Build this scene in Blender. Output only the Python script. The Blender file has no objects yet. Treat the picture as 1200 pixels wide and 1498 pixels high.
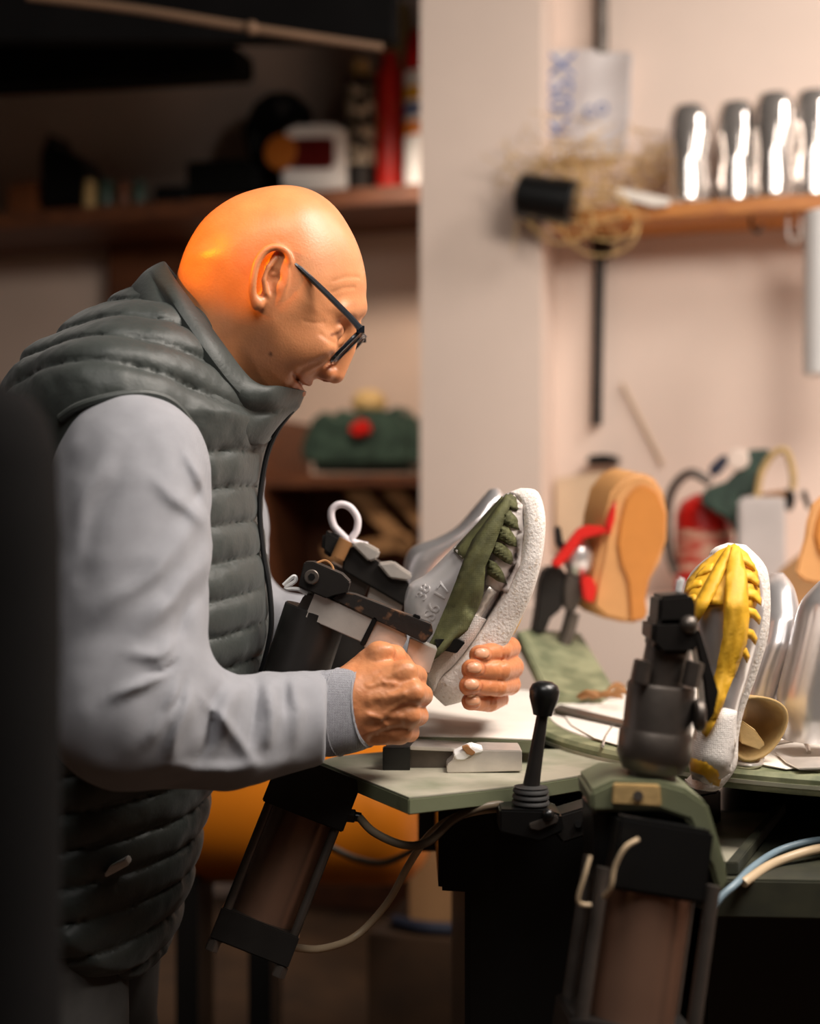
import bpy, bmesh, math, random
import numpy as np
from mathutils import Vector, Matrix
from mathutils.bvhtree import BVHTree
from mathutils.geometry import delaunay_2d_cdt

random.seed(7)
C = bpy.context.scene.collection
ZC, F = 1.20, 50.0 / 36.0 * 1498.0          # eye height, focal length in pixels
PI = math.pi

def P(px, py, Y):
    """point seen at a photo position, Y metres in front of the lens"""
    return Vector(((px - 600) / F * Y, Y, ZC - (py - 749) / F * Y))

def PZ(px, py, Z):
    """point on the horizontal plane at height Z"""
    Y = (ZC - Z) * F / (py - 749)
    return Vector(((px - 600) / F * Y, Y, Z))

# ------------------------------------------------------------------ materials
def lin(c):
    r = []
    for v in c[:3]:
        v = v / 255.0
        r.append(v / 12.92 if v <= 0.04045 else ((v + 0.055) / 1.055) ** 2.4)
    return (*r, 1.0)

def pbr(name, rgb, rough=0.5, metal=0.0, var=0.12, vscale=8.0, bump=0.0, bscale=60.0, rgb2=None,
        thr=None, stretch=(1, 1, 1), sss=0.0, tint=False, sheen=0.0, coat=0.0, spec=0.5, bump_dist=0.002):
    m = bpy.data.materials.new(name)
    m.use_nodes = True
    nt = m.node_tree
    N, L = nt.nodes, nt.links
    b = N['Principled BSDF']
    b.inputs['Roughness'].default_value = rough
    b.inputs['Metallic'].default_value = metal
    b.inputs['Specular IOR Level'].default_value = spec
    if sss:
        b.inputs['Subsurface Weight'].default_value = sss
        b.inputs['Subsurface Radius'].default_value = (0.012, 0.005, 0.003)
        b.inputs['Subsurface Scale'].default_value = 0.6
    if sheen:
        b.inputs['Sheen Weight'].default_value = sheen
    if coat:
        b.inputs['Coat Weight'].default_value = coat
    tc = N.new('ShaderNodeTexCoord')
    mp = N.new('ShaderNodeMapping')
    mp.inputs['Scale'].default_value = stretch
    L.new(tc.outputs['Object'], mp.inputs['Vector'])
    nz = N.new('ShaderNodeTexNoise')
    nz.inputs['Scale'].default_value = vscale
    nz.inputs['Detail'].default_value = 5
    L.new(mp.outputs[0], nz.inputs['Vector'])
    cr = N.new('ShaderNodeValToRGB')
    a = lin(rgb)
    if rgb2 is None:
        lo = tuple(max(0, v * (1 - var)) for v in a[:3]) + (1,)
        hi = tuple(min(1, v * (1 + var)) for v in a[:3]) + (1,)
        cr.color_ramp.elements[0].position, cr.color_ramp.elements[1].position = 0.3, 0.7
    else:
        lo, hi = a, lin(rgb2)
        t = thr or (0.4, 0.6)
        cr.color_ramp.elements[0].position, cr.color_ramp.elements[1].position = t
    cr.color_ramp.elements[0].color, cr.color_ramp.elements[1].color = lo, hi
    L.new(nz.outputs['Fac'], cr.inputs['Fac'])
    out = cr.outputs['Color']
    if tint:
        at = N.new('ShaderNodeAttribute'); at.attribute_name = 'tint'
        mx = N.new('ShaderNodeMix'); mx.data_type = 'RGBA'; mx.blend_type = 'MULTIPLY'
        mx.inputs['Factor'].default_value = 1.0
        L.new(out, mx.inputs['A']); L.new(at.outputs['Color'], mx.inputs['B'])
        out = mx.outputs['Result']
    L.new(out, b.inputs['Base Color'])
    if bump:
        bz = N.new('ShaderNodeTexNoise')
        bz.inputs['Scale'].default_value = bscale
        bz.inputs['Detail'].default_value = 4
        L.new(mp.outputs[0], bz.inputs['Vector'])
        bp = N.new('ShaderNodeBump')
        bp.inputs['Strength'].default_value = bump
        bp.inputs['Distance'].default_value = bump_dist
        L.new(bz.outputs['Fac'], bp.inputs['Height'])
        L.new(bp.outputs[0], b.inputs['Normal'])
    return m

def weave(m, scale=900.0, strength=0.35, dist=0.0006):
    """a woven or knitted thread relief on top of a pbr() cloth"""
    nt = m.node_tree; N, L = nt.nodes, nt.links
    b = N['Principled BSDF']
    tc = N.new('ShaderNodeTexCoord')
    w1 = N.new('ShaderNodeTexWave'); w1.inputs['Scale'].default_value = scale / 6.28; w1.bands_direction = 'X'
    w2 = N.new('ShaderNodeTexWave'); w2.inputs['Scale'].default_value = scale / 6.28; w2.bands_direction = 'Z'
    for w in (w1, w2):
        w.inputs['Distortion'].default_value = 0.6
        L.new(tc.outputs['Object'], w.inputs['Vector'])
    ad = N.new('ShaderNodeMath'); ad.operation = 'ADD'
    L.new(w1.outputs['Fac'], ad.inputs[0]); L.new(w2.outputs['Fac'], ad.inputs[1])
    bp = N.new('ShaderNodeBump'); bp.inputs['Strength'].default_value = strength; bp.inputs['Distance'].default_value = dist
    L.new(ad.outputs[0], bp.inputs['Height'])
    old = b.inputs['Normal'].links
    if old:
        L.new(old[0].from_socket, bp.inputs['Normal'])
    L.new(bp.outputs[0], b.inputs['Normal'])
    return m

# ------------------------------------------------------------------ mesh builder
class MB:
    def __init__(s):
        s.v, s.f = [], []
    def add(s, v, f):
        o = len(s.v)
        s.v += [tuple(x) for x in v]
        s.f += [tuple(o + i for i in q) for q in f]
        return s
    def box(s, c, size, M=None):
        x, y, z = size[0] / 2, size[1] / 2, size[2] / 2
        vs = [Vector((a * x, b * y, d * z)) for a in (-1, 1) for b in (-1, 1) for d in (-1, 1)]
        if M is not None:
            vs = [M @ v for v in vs]
        c = Vector(c)
        return s.add([c + v for v in vs], [(0, 1, 3, 2), (4, 6, 7, 5), (0, 4, 5, 1), (2, 3, 7, 6), (0, 2, 6, 4), (1, 5, 7, 3)])
    def loft(s, secs, caps=True, closed=True):
        n = len(secs[0]); vs = [p for q in secs for p in q]; fs = []
        for i in range(len(secs) - 1):
            for j in range(n if closed else n - 1):
                k = (j + 1) % n
                fs.append((i * n + j, i * n + k, (i + 1) * n + k, (i + 1) * n + j))
        if caps:
            fs.append(tuple(range(n - 1, -1, -1)))
            fs.append(tuple((len(secs) - 1) * n + j for j in range(n)))
        return s.add(vs, fs)
    def rings(s, a, b, prof, n=28):
        """turned shape about the axis a->b: prof = [(t, r)], t measured along the axis (0..1)"""
        a, b = Vector(a), Vector(b); d = (b - a); L = d.length; d = d / L
        u = d.orthogonal().normalized(); w = d.cross(u)
        secs = []
        for t, r in prof:
            c = a + d * (t * L)
            secs.append([c + (u * math.cos(2 * PI * k / n) + w * math.sin(2 * PI * k / n)) * max(r, 1e-5) for k in range(n)])
        return s.loft(secs)
    def cyl(s, a, b, r, r2=None, n=24, bev=0.0):
        r2 = r if r2 is None else r2
        L = (Vector(b) - Vector(a)).length
        e = min(bev / L, 0.4) if bev else 0
        if e:
            return s.rings(a, b, [(0, r - bev), (e, r), (1 - e, r2), (1, r2 - bev)], n)
        return s.rings(a, b, [(0, r), (1, r2)], n)
    def ball(s, c, r, n=20, m=12, M=None):
        c = Vector(c); r = (r, r, r) if not hasattr(r, '__len__') else r
        secs = []
        for i in range(m + 1):
            th = PI * i / m
            q = [Vector((r[0] * math.sin(th) * math.cos(2 * PI * k / n), r[1] * math.sin(th) * math.sin(2 * PI * k / n), -r[2] * math.cos(th))) for k in range(n)]
            secs.append([c + (M @ p if M is not None else p) for p in q])
        return s.loft(secs)
    def tube(s, pts, r, n=10, smooth=6, closed=False):
        pts = [Vector(p) for p in pts]
        if smooth:
            pts = catmull(pts, smooth, closed)
        m = len(pts)
        rs = r if hasattr(r, '__len__') else [r] * m
        if len(rs) != m:
            rs = [np.interp(i / (m - 1), np.linspace(0, 1, len(rs)), rs) for i in range(m)]
        secs = []; u = None
        for i in range(m):
            d = (pts[(i + 1) % m] - pts[i - 1]) if closed else pts[min(i + 1, m - 1)] - pts[max(i - 1, 0)]
            if d.length < 1e-9: d = Vector((0, 0, 1))
            d.normalize()
            u = d.orthogonal().normalized() if u is None else (u - d * u.dot(d)).normalized()
            w = d.cross(u)
            secs.append([pts[i] + (u * math.cos(2 * PI * k / n) + w * math.sin(2 * PI * k / n)) * float(rs[i]) for k in range(n)])
        if closed:
            secs.append(secs[0])
            return s.loft(secs, caps=False)
        return s.loft(secs)
    def prism(s, poly, off):
        """polygon of 3D points swept along the vector off"""
        off = Vector(off); n = len(poly)
        vs = [Vector(p) for p in poly] + [Vector(p) + off for p in poly]
        fs = [tuple(range(n)), tuple(range(2 * n - 1, n - 1, -1))]
        fs += [(i, n + i, n + (i + 1) % n, (i + 1) % n) for i in range(n)]
        return s.add(vs, fs)
    def build(s, name, m, parent=None, smooth=40, bevel=0.0, seg=2, sub=0, solid=0.0):
        me = bpy.data.meshes.new(name)
        me.from_pydata(s.v, [], s.f)
        bm = bmesh.new(); bm.from_mesh(me)
        bmesh.ops.remove_doubles(bm, verts=bm.verts, dist=1e-6)
        bmesh.ops.recalc_face_normals(bm, faces=bm.faces)
        if bevel:
            es = [e for e in bm.edges if len(e.link_faces) == 2 and e.calc_face_angle(0) > 0.6]
            bmesh.ops.bevel(bm, geom=es, offset=bevel, segments=seg, affect='EDGES', clamp_overlap=True)
        for f in bm.faces: f.smooth = smooth > 0
        for e in bm.edges:
            if len(e.link_faces) == 2 and e.calc_face_angle(0) > math.radians(smooth): e.smooth = False
        bm.to_mesh(me); bm.free()
        o = link(name, me, m, parent)
        if solid:
            md = o.modifiers.new('thickness', 'SOLIDIFY'); md.thickness = solid; md.offset = 0
        if sub:
            md = o.modifiers.new('smooth', 'SUBSURF'); md.levels = sub; md.render_levels = sub
        return o

def catmull(pts, n=6, closed=False):
    out = []; m = len(pts)
    for i in range(m if closed else m - 1):
        if closed:
            p0, p1, p2, p3 = pts[i - 1], pts[i], pts[(i + 1) % m], pts[(i + 2) % m]
        else:
            p0, p1, p2, p3 = pts[max(i - 1, 0)], pts[i], pts[i + 1], pts[min(i + 2, m - 1)]
        for k in range(n):
            t = k / n
            out.append(0.5 * ((2 * p1) + (p2 - p0) * t + (2 * p0 - 5 * p1 + 4 * p2 - p3) * t * t + (3 * p1 - p0 - 3 * p2 + p3) * t ** 3))
    if not closed: out.append(pts[-1])
    return out

def link(name, me, m, parent=None):
    o = bpy.data.objects.new(name, me)
    C.objects.link(o)
    for mm in (m if isinstance(m, (list, tuple)) else [m]):
        if mm: me.materials.append(mm)
    if parent is not None:
        o.parent = parent
        o.matrix_parent_inverse = Matrix.Translation(parent.location).inverted() if parent.parent is None else Matrix()
    return o

def tag(o, label, cat, group=None, kind=None):
    o['label'] = label; o['category'] = cat
    if group: o['group'] = group
    if kind: o['kind'] = kind
    return o

def thing(name, loc, label, cat, group=None):
    o = bpy.data.objects.new(name, None); C.objects.link(o)
    o.location = loc; o.empty_display_size = 0.05
    return tag(o, label, cat, group)

def recenter(o):
    """put a one-mesh thing's origin at its base"""
    me = o.data
    co = np.empty(len(me.vertices) * 3, dtype=np.float32); me.vertices.foreach_get('co', co)
    co = co.reshape(-1, 3)
    c = Vector(((co[:, 0].min() + co[:, 0].max()) / 2, (co[:, 1].min() + co[:, 1].max()) / 2, co[:, 2].min()))
    me.transform(Matrix.Translation(-c)); o.location = c
    return o

def single(mb, name, m, label, cat, group=None, **kw):
    return tag(recenter(mb.build(name, m, None, **kw)), label, cat, group)

def struct(mb, name, m, **kw):
    o = recenter(mb.build(name, m, None, **kw)); o['kind'] = 'structure'
    return o

def copy_tree(o, parent=None, delta=Vector((0, 0, 0))):
    c = o.copy(); C.objects.link(c)
    if parent is None:
        c.location = o.location + delta
    else:
        c.parent = parent
    for ch in list(o.children):
        copy_tree(ch, c)
    return c

def sell(c, a, b, n=28, e=2.0):
    """super-ellipse ring about c with half axes a, b"""
    c, a, b = Vector(c), Vector(a), Vector(b); out = []
    for k in range(n):
        t = 2 * PI * k / n; ct, st = math.cos(t), math.sin(t)
        out.append(c + a * (math.copysign(abs(ct) ** (2 / e), ct)) + b * (math.copysign(abs(st) ** (2 / e), st)))
    return out

# ------------------------------------------------------------------ implicit surfaces
def cap(p, a, b, ra, rb=None):
    rb = ra if rb is None else rb
    a = np.asarray(a, dtype=np.float32); b = np.asarray(b, dtype=np.float32)
    ab = b - a
    h = np.clip(((p - a) @ ab) / float(ab @ ab + 1e-12), 0, 1)
    d = p - a - h[:, None] * ab
    return np.sqrt((d * d).sum(1)) - (ra + (rb - ra) * h)

def chain(p, pts, rs, k=0.0):
    d = None
    for i in range(len(pts) - 1):
        e = cap(p, pts[i], pts[i + 1], rs[i], rs[i + 1])
        d = e if d is None else (smin(d, e, k) if k else np.minimum(d, e))
    return d

def ell(p, c, r, R=None):
    q = p - np.asarray(c, dtype=np.float32)
    if R is not None: q = q @ np.asarray(R, dtype=np.float32)
    r = np.asarray(r, dtype=np.float32)
    k0 = np.sqrt(((q / r) ** 2).sum(1)); k1 = np.sqrt(((q / (r * r)) ** 2).sum(1)) + 1e-9
    return k0 * (k0 - 1) / k1

def smin(a, b, k):
    h = np.clip(0.5 + 0.5 * (b - a) / k, 0, 1)
    return b * (1 - h) + a * h - k * h * (1 - h)

def smax(a, b, k):
    return -smin(-a, -b, k)

def sstep(x, a, b):
    t = np.clip((x - a) / (b - a), 0, 1)
    return t * t * (3 - 2 * t)

def poly_depth(x, z, poly):
    """positive inside, negative outside"""
    poly = np.asarray(poly, dtype=np.float32)
    d = np.full(x.shape, 1e9, dtype=np.float32); ins = np.zeros(x.shape, dtype=bool)
    n = len(poly)
    for i in range(n):
        ax, az = poly[i]; bx, bz = poly[(i + 1) % n]
        ex, ez = bx - ax, bz - az
        t = np.clip(((x - ax) * ex + (z - az) * ez) / (ex * ex + ez * ez + 1e-9), 0, 1)
        d = np.minimum(d, np.hypot(x - ax - t * ex, z - az - t * ez))
        c = ((az > z) != (bz > z)) & (x < ex * (z - az) / (ez if abs(ez) > 1e-9 else 1e-9) + ax)
        ins ^= c
    return np.where(ins, d, -d)

def seg2(x, z, pts):
    d = np.full(x.shape, 1e9, dtype=np.float32)
    for (ax, az), (bx, bz) in zip(pts[:-1], pts[1:]):
        ex, ez = bx - ax, bz - az
        t = np.clip(((x - ax) * ex + (z - az) * ez) / (ex * ex + ez * ez + 1e-9), 0, 1)
        d = np.minimum(d, np.hypot(x - ax - t * ex, z - az - t * ez))
    return d

def fold(x, z, pts, w):
    """soft crease along a line: strongest in the middle, fading to both ends"""
    L = sum(math.hypot(b[0] - a[0], b[1] - a[1]) for a, b in zip(pts[:-1], pts[1:])); acc = 0.0
    best = np.full(x.shape, 1e9, dtype=np.float32); tt = np.zeros(x.shape, dtype=np.float32)
    for (ax, az), (bx, bz) in zip(pts[:-1], pts[1:]):
        ex, ez = bx - ax, bz - az; l = math.hypot(ex, ez)
        t = np.clip(((x - ax) * ex + (z - az) * ez) / (l * l), 0, 1)
        d = np.hypot(x - ax - t * ex, z - az - t * ez)
        up = d < best; best = np.where(up, d, best); tt = np.where(up, (acc + t * l) / L, tt); acc += l
    return np.exp(-(best / w) ** 2) * np.sin(PI * (0.06 + 0.88 * tt))

def vnoise(p, scale, seed=0):
    q = p * scale + 100.0
    i = np.floor(q).astype(np.int64); f = (q - i).astype(np.float32); f = f * f * (3 - 2 * f)
    def hsh(a, b, c):
        h = (a * 374761393 + b * 668265263 + c * 1274126177 + seed * 974711) & 0x7fffffff
        h = ((h ^ (h >> 13)) * 1103515245) & 0x7fffffff
        return ((h ^ (h >> 16)) & 0xffff).astype(np.float32) / 65535.0
    r = 0
    for dx in (0, 1):
        wx = f[:, 0] if dx else 1 - f[:, 0]
        for dy in (0, 1):
            wy = f[:, 1] if dy else 1 - f[:, 1]
            for dz in (0, 1):
                wz = f[:, 2] if dz else 1 - f[:, 2]
                r = r + wx * wy * wz * hsh(i[:, 0] + dx, i[:, 1] + dy, i[:, 2] + dz)
    return r * 2 - 1

def mesh_sdf(f, lo, hi, h, project=2, margin=2.0):
    lo = np.asarray(lo, dtype=np.float32); hi = np.asarray(hi, dtype=np.float32)
    B = 4
    nb = np.ceil((hi - lo) / (h * B)).astype(int) + 1
    gx = [np.arange(n) for n in nb]
    bi = np.stack(np.meshgrid(*gx, indexing='ij'), -1).reshape(-1, 3)
    fc = f((lo + (bi * B + 1.5) * h).astype(np.float32))
    act = np.abs(fc) < 2.6 * h * margin + 0.002
    Fv = np.repeat(np.repeat(np.repeat(fc.reshape(nb), B, 0), B, 1), B, 2).astype(np.float32)
    off = np.stack(np.meshgrid(*[np.arange(B)] * 3, indexing='ij'), -1).reshape(-1, 3)
    ab = bi[act]
    for s in range(0, len(ab), 6000):
        ij = (ab[s:s + 6000, None, :] * B + off[None]).reshape(-1, 3)
        Fv[ij[:, 0], ij[:, 1], ij[:, 2]] = f((lo + ij * h).astype(np.float32))
    S = Fv < 0
    nx, ny, nz = Fv.shape
    cnt = np.zeros((nx - 1, ny - 1, nz - 1), dtype=np.int8)
    for a in (0, 1):
        for b in (0, 1):
            for c in (0, 1):
                cnt += S[a:nx - 1 + a, b:ny - 1 + b, c:nz - 1 + c]
    active = (cnt > 0) & (cnt < 8)
    idx = np.full(active.shape, -1, dtype=np.int64)
    ijk = np.argwhere(active); idx[active] = np.arange(len(ijk))
    acc = np.zeros((len(ijk), 3), dtype=np.float32); nn = np.zeros(len(ijk), dtype=np.float32)
    for ax in range(3):
        o1, o2 = [k for k in range(3) if k != ax]
        for u in (0, 1):
            for w in (0, 1):
                a = np.zeros(3, dtype=int); a[o1] = u; a[o2] = w
                b = a.copy(); b[ax] = 1
                fa = Fv[tuple((ijk + a).T)]; fb = Fv[tuple((ijk + b).T)]
                cr = (fa < 0) != (fb < 0)
                t = np.where(cr, fa / np.where(cr, fa - fb, 1), 0)
                pt = a[None].astype(np.float32) + t[:, None] * (b - a)[None]
                acc += np.where(cr[:, None], pt, 0); nn += cr
    V = lo + h * (ijk + acc / nn[:, None])
    faces = []
    for ax in range(3):
        o1, o2 = [(1, 2), (2, 0), (0, 1)][ax]
        sl0 = [slice(None)] * 3; sl1 = [slice(None)] * 3
        sl0[ax] = slice(0, -1); sl1[ax] = slice(1, None)
        ch = S[tuple(sl0)] != S[tuple(sl1)]
        e = np.argwhere(ch)
        e = e[(e[:, o1] > 0) & (e[:, o2] > 0) & (e[:, o1] < Fv.shape[o1] - 1) & (e[:, o2] < Fv.shape[o2] - 1)]
        ins = S[tuple(e.T)]
        q = []
        for u, w in ((-1, -1), (0, -1), (0, 0), (-1, 0)):
            k = e.copy(); k[:, o1] += u; k[:, o2] += w
            q.append(idx[tuple(k.T)])
        q = np.stack(q, 1)
        q = np.where(ins[:, None], q, q[:, ::-1])
        faces.append(q[(q >= 0).all(1)])
    Q = np.concatenate(faces)
    V = V.astype(np.float32)
    for _ in range(project):
        e = h * 0.5
        f0 = f(V)
        g = np.stack([(f(V + np.eye(3, dtype=np.float32)[k] * e) - f(V - np.eye(3, dtype=np.float32)[k] * e)) / (2 * e) for k in range(3)], 1)
        step = (f0 / np.maximum((g * g).sum(1), 0.05))[:, None] * g
        ln = np.sqrt((step * step).sum(1, keepdims=True)) + 1e-12
        V = V - step * np.minimum(1, 0.6 * h / ln)
    return V, Q

def np_mesh(name, V, Q, m, parent=None, tint=None):
    me = bpy.data.meshes.new(name)
    me.from_pydata(V.tolist(), [], Q.tolist())
    me.polygons.foreach_set('use_smooth', np.ones(len(me.polygons), dtype=bool))
    if tint is not None:
        at = me.color_attributes.new('tint', 'FLOAT_COLOR', 'POINT')
        c = np.ones((len(V), 4), dtype=np.float32); c[:, :3] = tint
        at.data.foreach_set('color', c.ravel())
    return link(name, me, m, parent)

def to_px(p):
    """photo position of points"""
    return 600 + p[:, 0] / p[:, 1] * F, 749 - (p[:, 2] - ZC) / p[:, 1] * F

# ------------------------------------------------------------------ cloth pieces laid on a surface
def bvh_of(*objs):
    vs, fs = [], []
    dg = bpy.context.evaluated_depsgraph_get()
    for o in objs:
        me = o.data; k = len(vs)
        base = Matrix.Translation(o.location) if o.parent is None else Matrix()
        vs += [base @ v.co for v in me.vertices]
        fs += [tuple(k + i for i in p.vertices) for p in me.polygons]
    return BVHTree.FromPolygons(vs, fs)

def patch(name, poly, bvh, m, parent, off=0.002, bulge=0.0, thick=0.0015, step=7.0, Yd=1.5, ripple=None, lift=None):
    """piece of cloth lying on a surface: outline found by sight lines, then raised off that surface"""
    poly = [Vector(p) for p in poly]
    pts = []
    n = len(poly)
    for i in range(n):
        a, b = poly[i], poly[(i + 1) % n]
        k = max(1, int((b - a).length / step))
        pts += [a + (b - a) * (j / k) for j in range(k)]
    nb = len(pts)
    arr = np.array([[p.x, p.y] for p in pts], dtype=np.float32)
    x0, y0 = arr.min(0); x1, y1 = arr.max(0)
    gx, gy = np.meshgrid(np.arange(x0 + step / 2, x1, step), np.arange(y0 + step / 2, y1, step))
    gx, gy = gx.ravel().astype(np.float32), gy.ravel().astype(np.float32)
    dep = poly_depth(gx, gy, arr)
    ok = dep > step * 0.45
    pts += [Vector((float(a), float(b))) for a, b in zip(gx[ok], gy[ok])]
    vv, ee, ff, *_ = delaunay_2d_cdt(pts, [(i, (i + 1) % nb) for i in range(nb)], [], 1, 0.01)
    ar = np.array([[v.x, v.y] for v in vv], dtype=np.float32)
    dd = np.maximum(poly_depth(ar[:, 0], ar[:, 1], arr), 0)
    eye = Vector((0, 0, ZC)); out = []; last = Yd
    Ys = []
    for v in vv:
        d = P(v.x, v.y, 1.0) - eye
        hit = bvh.ray_cast(eye, d.normalized())
        if hit[0] is not None: Ys.append(hit[0].y)
        else: Ys.append(None)
    known = [(vv[i], Ys[i]) for i in range(len(vv)) if Ys[i] is not None]
    for i, v in enumerate(vv):
        Y = Ys[i]
        if Y is None:
            Y = min(known, key=lambda q: (q[0] - v).length)[1] if known else Yd
        q = P(v.x, v.y, Y)
        dirn = (eye - q).normalized()
        h = off + bulge * math.sqrt(min(1.0, float(dd[i]) / 12.0))
        if ripple: h += ripple(v.x, v.y)
        if lift: h += lift(v.x, v.y)
        out.append(q + dirn * h)
    # faces
    mb = MB(); mb.add(out, [tuple(f) for f in ff])
    return mb.build(name, m, parent, smooth=180, solid=thick)
# ------------------------------------------------------------------ materials in use
M = {}
M['skin'] = pbr('skin', (211, 141, 95), 0.40, var=0.08, vscale=45, bump=0.25, bscale=420, sss=0.12, tint=True, bump_dist=0.001)
M['vest'] = pbr('vest_nylon', (52, 57, 54), 0.52, var=0.08, vscale=30, bump=0.22, bscale=170, sheen=0.15, bump_dist=0.002)
M['shirt'] = weave(pbr('grey_shirt_cloth', (152, 152, 158), 0.85, var=0.05, vscale=60, sheen=0.2), 1500, 0.5, 0.0006)
M['cuff'] = weave(pbr('grey_cuff_cloth', (156, 156, 164), 0.85, var=0.12, vscale=240, sheen=0.2, bump=0.3, bscale=500), 1300, 0.8, 0.0009)
M['trousers'] = pbr('grey_trouser_cloth', (70, 68, 66), 0.9, var=0.1, vscale=60)
M['zip'] = pbr('black_zip', (22, 22, 24), 0.5)
M['acetate'] = pbr('dark_blue_acetate', (24, 30, 38), 0.25, var=0.05, coat=0.4)
M['acetate_light'] = pbr('grey_frame_edge', (150, 155, 160), 0.3, metal=0.6)
M['black'] = pbr('black_metal', (46, 43, 41), 0.40, metal=0.5, var=0.25, vscale=20, bump=0.08, bscale=90)
M['blackp'] = pbr('black_plastic', (18, 18, 18), 0.3, var=0.1)
M['boot'] = pbr('black_rubber', (38, 37, 36), 0.7, var=0.1)
M['dark'] = pbr('dark_steel', (104, 96, 90), 0.40, metal=0.75, var=0.25, vscale=25, bump=0.1, bscale=120)
M['rusty'] = pbr('rust_spotted_steel', (52, 48, 46), 0.45, metal=0.55, rgb2=(132, 98, 74), vscale=55, thr=(0.56, 0.66), bump=0.2, bscale=140)
M['alu'] = pbr('machined_aluminium', (222, 214, 206), 0.3, metal=0.6, var=0.1, vscale=40, bump=0.06, bscale=300)
M['last'] = pbr('polished_cast_aluminium', (222, 218, 218), 0.28, metal=0.75, var=0.07, vscale=18, bump=0.05, bscale=60)
M['barrel'] = pbr('brown_anodised_barrel', (158, 122, 102), 0.34, metal=0.65, var=0.12, vscale=10)
M['green'] = pbr('green_machine_enamel', (112, 116, 90), 0.5, rgb2=(66, 68, 52), vscale=26, thr=(0.62, 0.74), bump=0.1, bscale=80)
M['plate'] = pbr('worn_bare_plate', (178, 172, 154), 0.5, rgb2=(140, 142, 120), vscale=14, thr=(0.42, 0.66), metal=0.1, bump=0.08, bscale=90)
M['white_foam'] = pbr('white_speckled_foam', (240, 231, 224), 0.75, rgb2=(206, 184, 160), vscale=230, thr=(0.55, 0.75), bump=0.6, bscale=320)
M['canvas'] = weave(pbr('white_knit', (226, 218, 212), 0.85, var=0.06, vscale=120, bump=0.4, bscale=420), 1100, 0.4, 0.0008)
M['lining'] = pbr('white_lining', (226, 214, 208), 0.8, var=0.05, vscale=60, bump=0.15, bscale=200)
M['olive'] = weave(pbr('olive_green_cloth', (88, 88, 52), 0.75, var=0.3, vscale=80, bump=0.25, bscale=260), 1800, 0.4)
M['yellow'] = pbr('yellow_cloth', (232, 176, 40), 0.6, var=0.12, vscale=40, bump=0.15, bscale=220)
M['gum'] = pbr('gum_rubber', (196, 126, 56), 0.5, var=0.08, vscale=20)
M['gum_side'] = pbr('pale_gum_rubber', (206, 150, 94), 0.55, var=0.08, vscale=20)
M['red'] = pbr('red_plastic', (206, 30, 22), 0.4, var=0.1)
M['redcan'] = pbr('red_can_paint', (196, 36, 26), 0.35, rgb2=(214, 120, 60), vscale=22, thr=(0.6, 0.68))
M['white'] = pbr('white_plastic', (240, 238, 236), 0.5, var=0.04)
M['cord'] = pbr('white_cord', (226, 216, 220), 0.6, var=0.06)
M['hose'] = pbr('clear_air_hose', (196, 172, 140), 0.4, var=0.1)
M['hose_dark'] = pbr('grey_air_hose', (112, 98, 80), 0.4, var=0.1)
M['hose_blue'] = pbr('blue_air_hose', (120, 140, 152), 0.4, var=0.08)
M['paper'] = pbr('white_paper', (232, 224, 214), 0.85, var=0.05, vscale=30)
M['leather'] = pbr('tan_leather', (190, 158, 104), 0.7, var=0.15, vscale=40, bump=0.2, bscale=200)
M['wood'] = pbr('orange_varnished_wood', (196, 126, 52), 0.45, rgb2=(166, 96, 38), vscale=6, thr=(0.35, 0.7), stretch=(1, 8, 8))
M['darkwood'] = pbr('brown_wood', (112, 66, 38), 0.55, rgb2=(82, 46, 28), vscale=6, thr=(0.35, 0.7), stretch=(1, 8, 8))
M['cardboard'] = pbr('cardboard', (176, 132, 88), 0.85, var=0.08, vscale=12)
M['orange'] = pbr('orange_tank_paint', (226, 128, 24), 0.4, var=0.06, vscale=6)
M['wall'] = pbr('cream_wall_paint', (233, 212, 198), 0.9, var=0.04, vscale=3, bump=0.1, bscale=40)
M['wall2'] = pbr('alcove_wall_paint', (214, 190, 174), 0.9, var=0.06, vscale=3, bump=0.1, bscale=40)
M['floor'] = pbr('brown_concrete_floor', (86, 62, 42), 0.7, rgb2=(58, 42, 30), vscale=7, thr=(0.35, 0.7), bump=0.1, bscale=30)
M['ceil'] = pbr('dark_ceiling_boards', (40, 36, 32), 0.9, var=0.2)
M['dkgreen'] = pbr('dark_green_enamel', (62, 82, 70), 0.45, rgb2=(44, 60, 52), vscale=30, thr=(0.4, 0.6))
M['scrap'] = pbr('brown_scrap', (150, 104, 60), 0.7, var=0.2)
M['raffia'] = pbr('straw_raffia', (206, 170, 112), 0.7, var=0.2, vscale=50)
M['blueink'] = pbr('blue_print', (106, 124, 172), 0.7, var=0.05)
M['poly'] = pbr('white_plastic_bag', (216, 208, 206), 0.5, var=0.04, bump=0.3, bscale=12, bump_dist=0.01)
M['dimwall'] = pbr('dim_workshop_wall', (96, 80, 68), 0.9, var=0.1)
M['olive_shaded'] = pbr('shaded_olive_enamel', (58, 58, 44), 0.55, rgb2=(44, 45, 36), vscale=20)  # machine green darkened in the colour itself, standing in for the lower plate's shade
M['last_matt'] = pbr('sand_cast_aluminium', (226, 221, 220), 0.30, metal=0.45, var=0.06, vscale=18, bump=0.06, bscale=70)
M['last_shelf'] = pbr('shiny_aluminium', (214, 206, 200), 0.16, metal=0.8, var=0.08, vscale=10)
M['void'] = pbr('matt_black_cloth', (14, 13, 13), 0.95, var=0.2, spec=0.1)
M['dimpipe'] = pbr('dull_beige_pipe', (120, 92, 70), 0.7)
M['edge_green'] = pbr('worn_green_rim', (142, 144, 112), 0.5, rgb2=(104, 110, 82), vscale=30, thr=(.4, .6))

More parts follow.
